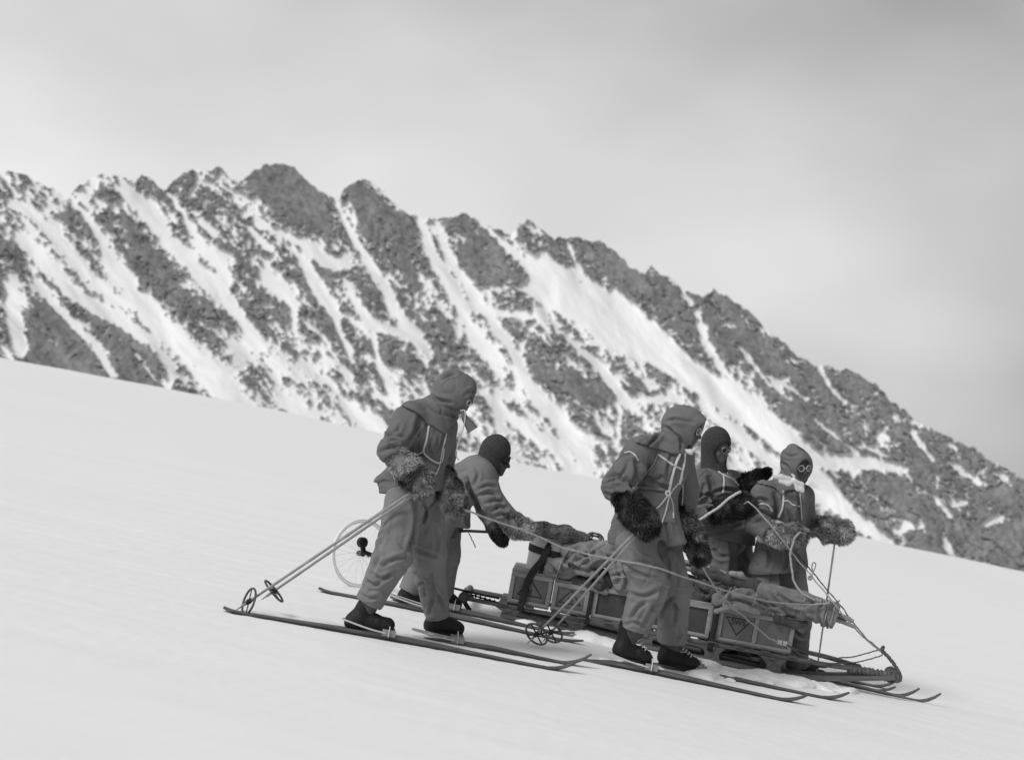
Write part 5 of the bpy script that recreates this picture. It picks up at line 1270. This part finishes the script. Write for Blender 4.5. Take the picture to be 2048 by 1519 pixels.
# coil of rope
rc = empty('rope_coil', P(1192, 1090, 12.46)); tag(rc, 'small loose coil of dark wire rope on top of the load', 'rope coil')
rng = random.Random(4)
for k in range(7):
    m = MB(); c = P(1192 + rng.uniform(-5, 5), 1080 + rng.uniform(-3, 3), 12.45 + 0.012 * k)
    m.ring(c, (0.25 + rng.uniform(-.35, .35), -0.75, 0.75 + rng.uniform(-.3, .3)), 0.066 + rng.uniform(-.016, .02), 0.0052, 30, 6); m.build('coil_turn', M_rope_d, rc)
# tarpaulins, sacks
bag('grey canvas sack squeezed between canister and tail crate lids', [cap((1104,1142,12.44), (1138,1136,12.44), .055, .08, .05), ell((1120,1128,12.46), (.10,.13,.05), .05)], M_tarp, 0.012, [((1105,1140,12.35), (1,0,0), .12, .016)], 81)
bag('broad grey tarpaulin flap hanging over the middle crates', [cap((1136,1100,12.46), (1215,1106,12.42), .07, .085, .05, ), cap((1150,1120,12.40), (1180,1146,12.36), .06, .03, .05), cap((1215,1106,12.42), (1252,1130,12.40), .085, .07, .05), ell((1180,1112,12.5), (.2,.18,.09), .05)], M_tarp, 0.014, [((1180,1120,12.32), (1,0,-.8), .18, .016)], 82, name='tarpaulin', cat='tarpaulin')
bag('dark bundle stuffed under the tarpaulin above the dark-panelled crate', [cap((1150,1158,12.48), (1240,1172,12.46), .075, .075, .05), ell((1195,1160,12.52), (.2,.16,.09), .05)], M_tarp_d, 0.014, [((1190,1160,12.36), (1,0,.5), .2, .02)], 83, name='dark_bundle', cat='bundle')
bag('round grey sack hanging beside the trouser leg above the third crate', [cap((1232,1138,12.36), (1246,1168,12.33), .062, .072, .05), cap((1225,1128,12.38), (1240,1132,12.36), .03, .04, .03)], M_tarp, 0.010, [((1240,1150,12.28), (0,0,1), .1, .012)], 84)
bag('pale canvas corner showing over the dark-panelled crate', [cap((1186,1176,12.385), (1212,1184,12.385), .028, .022, .03)], M_pale, 0.008, (), 85, 0.008)
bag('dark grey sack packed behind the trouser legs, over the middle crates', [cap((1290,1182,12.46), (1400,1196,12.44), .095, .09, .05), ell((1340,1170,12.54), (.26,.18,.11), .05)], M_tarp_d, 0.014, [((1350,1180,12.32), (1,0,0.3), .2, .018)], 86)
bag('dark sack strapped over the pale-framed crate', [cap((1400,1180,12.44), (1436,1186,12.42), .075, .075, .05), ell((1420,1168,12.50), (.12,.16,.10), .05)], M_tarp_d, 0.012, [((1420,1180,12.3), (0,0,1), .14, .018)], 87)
bag('grey tarpaulin folded over the front crate', [cap((1440,1200,12.34), (1510,1206,12.32), .066, .060, .05), cap((1470,1184,12.40), (1520,1196,12.38), .07, .05, .05), cap((1510,1206,12.32), (1560,1226,12.30), .05, .036, .05), ell((1490,1198,12.46), (.24,.17,.085), .05)], M_tarp, 0.013, [((1480,1195,12.25), (1,0,-.4), .2, .018), ((1540,1215,12.26), (1,0,.5), .12, .016)], 88, name='tarpaulin', cat='tarpaulin')
bag('pale canvas roll tucked along the top of the front crate', [cap((1432,1222,12.26), (1452,1216,12.25), .020, .024, .03), cap((1452,1216,12.25), (1490,1214,12.25), .026, .024, .03), cap((1490,1214,12.25), (1516,1226,12.25), .024, .014, .03)], M_pale, 0.006, (), 89, 0.007)
bag('dark crumpled canvas beside the rolled tent at the crate end', [cap((1556,1238,12.28), (1590,1248,12.29), .034, .03, .04), cap((1590,1248,12.29), (1612,1246,12.32), .03, .02, .03)], M_tarp_d, 0.010, (), 90, 0.008)

bags = [o for o in C.objects if o.parent is None and o.name.split('.')[0] in ('canvas_bag', 'tarpaulin', 'dark_bundle')]
bvL = bvh_of(bags)
for lbl, pts in [('thin lashing over the grey sack beside the canister', [(1112,1152),(1118,1136),(1124,1118)]), ('thin lashing running up the broad tarpaulin flap', [(1190,1142),(1182,1122),(1176,1098)]), ('thin lashing on the tarpaulin flap close to the round sack', [(1222,1138),(1214,1118),(1206,1098)]),
                 ('lashing over the folded tarpaulin near the dark strap', [(1446,1212),(1452,1194),(1464,1172)]), ('lashing over the folded tarpaulin near the rolled tent', [(1504,1212),(1510,1198),(1514,1184)]), ('cord round the round grey sack', [(1228,1150),(1240,1154),(1254,1152)])]:
    m = MB(); m.tube(drape(bvL, pts, 12.4, 0.004, 20), 0.0055, 6); tag(m.build('lashing', M_rope, None, auto=False), lbl, 'rope', 'ropes rigged to the sledge')
# ------------------------------------------------------------------ ropes
def rope(label, pts, r=0.0085, mt=None, n=60, wob=0.004, seed=0, group='ropes rigged to the sledge', name='rope'):
    p = spline([J(q) for q in pts], n)
    w = np.arange(n) * 0.35
    p = p + wob * np.stack([vnoise(np.stack([w, w * 0 + seed], -1), 3), vnoise(np.stack([w, w * 0 + seed + 5], -1), 4), vnoise(np.stack([w, w * 0 + seed + 9], -1), 5)], -1)
    m = MB(); m.tube(p, [0.85 * r * (1 + 0.14 * math.sin(i * 2.1)) for i in range(n)], 8); o = m.build(name, mt or M_rope, None, auto=False); tag(o, label, 'rope', group); return o
rope('long pale rope from the hauler\'s mitten across the trouser legs to the rolled tent', [(912,1006,10.62),(930,1018,10.58),(980,1038,10.66),(1060,1065,10.80),(1130,1096,10.90),(1225,1117,10.98),(1300,1131,11.02),(1360,1150,11.10),(1450,1180,11.50),(1540,1202,11.95),(1610,1208,12.15),(1660,1206,12.19)], 0.0085, n=90)
rope('pale rope from the dark-mittened hand down across the front crate', [(1392,1100,11.34),(1402,1126,11.36),(1430,1175,11.62),(1470,1218,11.95),(1505,1246,12.10),(1540,1276,12.16),(1562,1284,12.17)], 0.008)
rk = empty('rope_knot', P(1564, 1284, 12.16)); tag(rk, 'pale knot where the hand rope meets the bow lines', 'knot')
for k in range(4):
    m = MB(); m.ring(P(1557 + 5 * k, 1283 + 1.2 * k, 12.165), (0.9, 0.3 * (-1) ** k, -0.3), 0.011 + 0.002 * (k % 2), 0.009, 12, 6); m.build('knot_turn', M_tape, rk)
rope('upper of two thin bow lines sagging from the knot to the bow rope', [(1568,1286,12.16),(1600,1300,12.20),(1640,1313,12.26),(1690,1314,12.32),(1735,1305,12.36),(1762,1296,12.38)], 0.006, M_rope_d)
rope('lower of two thin bow lines sagging from the knot to the bow rope', [(1572,1288,12.17),(1610,1312,12.20),(1650,1325,12.26),(1700,1324,12.32),(1740,1317,12.36),(1766,1308,12.38)], 0.006, M_rope_d)
rope('thick tow rope rising from the lashed bow to a frayed end', [(1800,1362,12.34),(1799,1345,12.34),(1788,1328,12.36),(1776,1312,12.37),(1764,1300,12.38),(1768,1291,12.38)], [0.02] and 0.017, M_rope_d, 40)
rope('steering rope from the very dark mitten down to the bow', [(1488,1008,12.64),(1502,1006,12.55),(1545,1055,12.46),(1600,1125,12.45),(1622,1150,12.42),(1660,1195,12.20),(1704,1250,12.22),(1735,1280,12.34),(1766,1306,12.38)], 0.0072, M_rope, 70)
rope('thin line from the white-scarfed person\'s waist down to the bow', [(1592,1104,12.72),(1618,1135,12.70),(1650,1174,12.62),(1690,1222,12.56),(1730,1272,12.46),(1768,1306,12.40)], 0.006, M_rope_d, 60)
lp = empty('rope_knot', P(1620, 1156, 12.40)); tag(lp, 'small looped knot standing up from the steering rope', 'knot')
m = MB(); m.tube(spline([P(1619,1155,12.41), P(1625,1146,12.40), P(1631,1132,12.40), P(1630,1125,12.40), P(1625,1126,12.40), P(1624,1136,12.40), P(1628,1146,12.40)], 30), 0.0055, 6); m.build('loop', M_rope, lp)
m = MB(); m.ring(P(1620,1155,12.40), (0.2, -0.9, 0.3), 0.013, 0.008, 14, 6); m.build('knot_turn', M_rope, lp)
rope('thick pale rope looping from the white-scarfed person\'s mitten to the rolled tent', [(1601,1064,12.46),(1592,1072,12.44),(1584,1092,12.42),(1581,1125,12.40),(1590,1165,12.34),(1608,1188,12.24),(1632,1200,12.20)], 0.0105, M_rope, 60)
rope('broad pale strap end held up by the very dark mitten', [(1394,1042,12.62),(1410,1032,12.58),(1440,1012,12.56),(1462,993,12.55),(1482,982,12.56)], 0.0125, M_tape, 40, 0.002, name='pale_strap')
kn = empty('rope_knot', P(1640, 1203, 12.18)); tag(kn, 'tangle of pale rope turns on top of the rolled tent', 'knot')
for k in range(4):
    m = MB(); m.ring(P(1632 + 9 * k, 1201 + 1.5 * k, 12.22), (0.8, 0.4 * (-1) ** k, -0.2), 0.018, 0.007, 14, 6); m.build('knot_turn', M_rope, kn)
rope('dark cord of the jacket hem dangling beneath the bending person', [(936,1062,12.12),(942,1074,12.11),(947,1084,12.11),(950,1094,12.11)], 0.0045, M_rope_d, 20)
st = MB(); st.tube([P(915,1062,12.14), P(935,1061,12.12), P(975,1063,12.10)], 0.011, 8); o = st.build('dark_stick', M_strap, None); tag(o, 'thin dark stick held by the bending person', 'bar')  # short thin dark stick at the mitten, no known use on the sledge
for (lbl, pts) in [('short dark cord crossing the top of the rolled tent', [(1652,1222,12.19),(1664,1212,12.18),(1680,1200,12.2)])]:
    rope(lbl, pts, 0.006, M_rope_d if 'dark' in lbl else M_rope, 16)

# ------------------------------------------------------------------ sledge-meter wheel
hub = P(722, 1106, 12.52); wn_ = np.array([0.62, -0.78, 0.0]); wn_ /= np.linalg.norm(wn_)
wh = empty('measuring_wheel', hub - np.array([0, 0, 0.27])); tag(wh, 'spoked cycle-type measuring wheel trailing behind the sledge', 'wheel')
RW = 0.262
m = MB(); m.ring(hub, wn_, RW, 0.008, 48, 8); m.build('tyre', M_wheel, wh)
m = MB(); m.ring(hub, wn_, RW - 0.018, 0.006, 48, 6); m.build('rim', M_wheel, wh)
e1 = np.cross(wn_, (0, 0, 1)); e1 /= np.linalg.norm(e1); e2 = np.cross(wn_, e1)
for k in range(28):
    th = 2 * math.pi * k / 28; d = math.cos(th) * e1 + math.sin(th) * e2; th2 = th + (0.55 if k % 2 else -0.55); d2 = math.cos(th2) * e1 + math.sin(th2) * e2
    m = MB(); m.tube([hub + d2 * 0.022 + wn_ * (0.02 if k % 2 else -0.02), hub + d * (RW - 0.016)], 0.0013, 5); m.build('spoke', M_wheel, wh)
m = MB(); m.tube([hub - wn_ * 0.035, hub + wn_ * 0.035], 0.022, 12); m.build('hub', M_black, wh)
cc_ = P(724, 1084, 12.44)
m = MB(); m.tube([cc_ - wn_ * 0.012, cc_ + wn_ * 0.022, cc_ + wn_ * 0.030], [0.042, 0.042, 0.03], 20); m.build('distance_counter', M_black, wh)
m = MB(); m.bar(hub + wn_ * 0.042, cc_ + wn_ * 0.0, 0.04, 0.02, wn_, 0.004); m.build('counter_bracket', M_black, wh)
m = MB(); m.tube([hub + wn_ * 0.055 + np.array([0.02, 0, -.01]), hub + wn_ * 0.06 + np.array([0.028, 0, -.012])], 0.016, 10); m.build('axle_nut', M_white, wh)
m = MB(); m.tube([P(724,1102,12.46), P(745,1110,12.46), P(800,1133,12.47), P(905,1175,12.48), P(965,1189,12.46), S(-0.06, 0.10, 0.02)], [0.018, 0.018, 0.012, 0.009, 0.009, 0.009], 8); m.build('draw_bar', M_black, wh)

# ------------------------------------------------------------------ loose snow
ico = None
def lumps(label, spots, seed, name='loose_snow'):
    """clods of kicked-up snow: (x pixel, v pixel, y, spread u, spread v, spread y, size, count)"""
    rng = np.random.default_rng(seed); V = []; Fc = []; n0 = 0
    t = (1 + 5 ** .5) / 2
    bv = np.array([(-1,t,0),(1,t,0),(-1,-t,0),(1,-t,0),(0,-1,t),(0,1,t),(0,-1,-t),(0,1,-t),(t,0,-1),(t,0,1),(-t,0,-1),(-t,0,1)], float); bv /= np.linalg.norm(bv[0])
    bf = np.array([(0,11,5),(0,5,1),(0,1,7),(0,7,10),(0,10,11),(1,5,9),(5,11,4),(11,10,2),(10,7,6),(7,1,8),(3,9,4),(3,4,2),(3,2,6),(3,6,8),(3,8,9),(4,9,5),(2,4,11),(6,2,10),(8,6,7),(9,8,1)])
    e = {}; vv = list(bv); ff = []
    def mid(a, b):
        k = (min(a, b), max(a, b))
        if k not in e: p = vv[a] + vv[b]; vv.append(p / np.linalg.norm(p)); e[k] = len(vv) - 1
        return e[k]
    for a, b, c in bf:
        x, y, z = mid(a, b), mid(b, c), mid(c, a); ff += [(a, x, z), (b, y, x), (c, z, y), (x, y, z)]
    vv = np.array(vv); ff = np.array(ff)
    for (u, v, y, su, sv2, sy, size, cnt) in spots:
        for k in range(cnt):
            p = P(u + rng.normal(0, su), v + rng.normal(0, sv2), y + rng.normal(0, sy)); p[2] = max(p[2], float(gz(p[0], p[1])) - 0.004)
            s = size * (0.45 + 0.9 * rng.random()); q = vv * (1 + 0.30 * vnoise(vv * 1.7 + rng.random(3) * 50, 2)[:, None]) * s * np.array([1.25, 1.0, 0.75])
            V.append(q + p); Fc.append(ff + n0); n0 += len(vv)
    o = mk(name, np.concatenate(V), np.concatenate(Fc), M_snow, None); tag(o, label, 'snow', None, 'stuff'); return o
def drift(label, spots, seed, k=0.05, rough=0.006):
    """soft banks of pushed-up snow: round heaps run together (u, v, y, length m, height m, count, spread)"""
    rng = np.random.default_rng(seed); pr = []
    for (u, v, y, su, sy, size, cnt) in spots:
        for _ in range(cnt):
            p = P(u + rng.normal(0, su), v, y + rng.normal(0, sy)); z = size * (0.4 + 0.9 * rng.random()); p[2] = float(gz(p[0], p[1])) - z * 0.25
            pr.append(dict(t='e', c=p, r=np.array([z * (1.3 + rng.random()), z * (1.0 + 0.6 * rng.random()), z * 0.7]), k=k, rot=None))
    V, Fq = surface(pr, 0.011); N = normals(V, Fq)
    V = V + N * (rough * fbm(V * 28, 3, seed + 3) + 0.008 * fbm(V * 10, 2, seed))[:, None]
    o = mk('loose_snow', V, Fq, M_snow, None); tag(o, label, 'snow', None, 'stuff'); return o
drift('snow heaped over the skis and boots of the dark-mittened person', [(1300,1320,11.30,10,.03,.030,12),(1400,1330,11.55,18,.04,.030,16),(1440,1325,11.80,26,.08,.034,22),(1500,1335,11.85,30,.06,.026,16),(1240,1320,11.40,20,.05,.022,10)], 1)
drift('snow banked along the sledge runner', [(1160,1240,12.22,12,.04,.040,12),(1195,1250,12.18,18,.05,.040,12),(1255,1270,12.12,20,.05,.042,10),(1080,1232,12.30,34,.04,.022,12),(1390,1305,12.12,20,.05,.046,10)], 2)
drift('snow heaped round the boots and skis of the rope hauler', [(905,1278,10.92,22,.03,.012,14),(960,1292,10.90,34,.03,.011,14)], 3)
drift('churned snow under the sledge bow', [(1530,1330,12.10,26,.06,.044,14),(1590,1345,12.10,30,.06,.040,14),(1660,1352,12.2,30,.06,.034,10)], 4)
for tail, con in (((446,1221),(1092,1336)), ((640,1236),(1120,1325)), ((1010,1288),(1556,1398)), ((1065,1283),(1640,1393)), ((637,1181),(1108,1277)), ((780,1198),(1092,1262))):
    a, b = GP(*tail), GP(*con); d = (b - a) / np.linalg.norm((b - a)[:2])
    track(a - d * 6.0, a + d * 0.1, 0.085, 0.003)
for t in (0.03, WID - 0.03):
    track(S(-7, t, 0), S(1.9, t, 0), 0.09, 0.004)
build_ground()
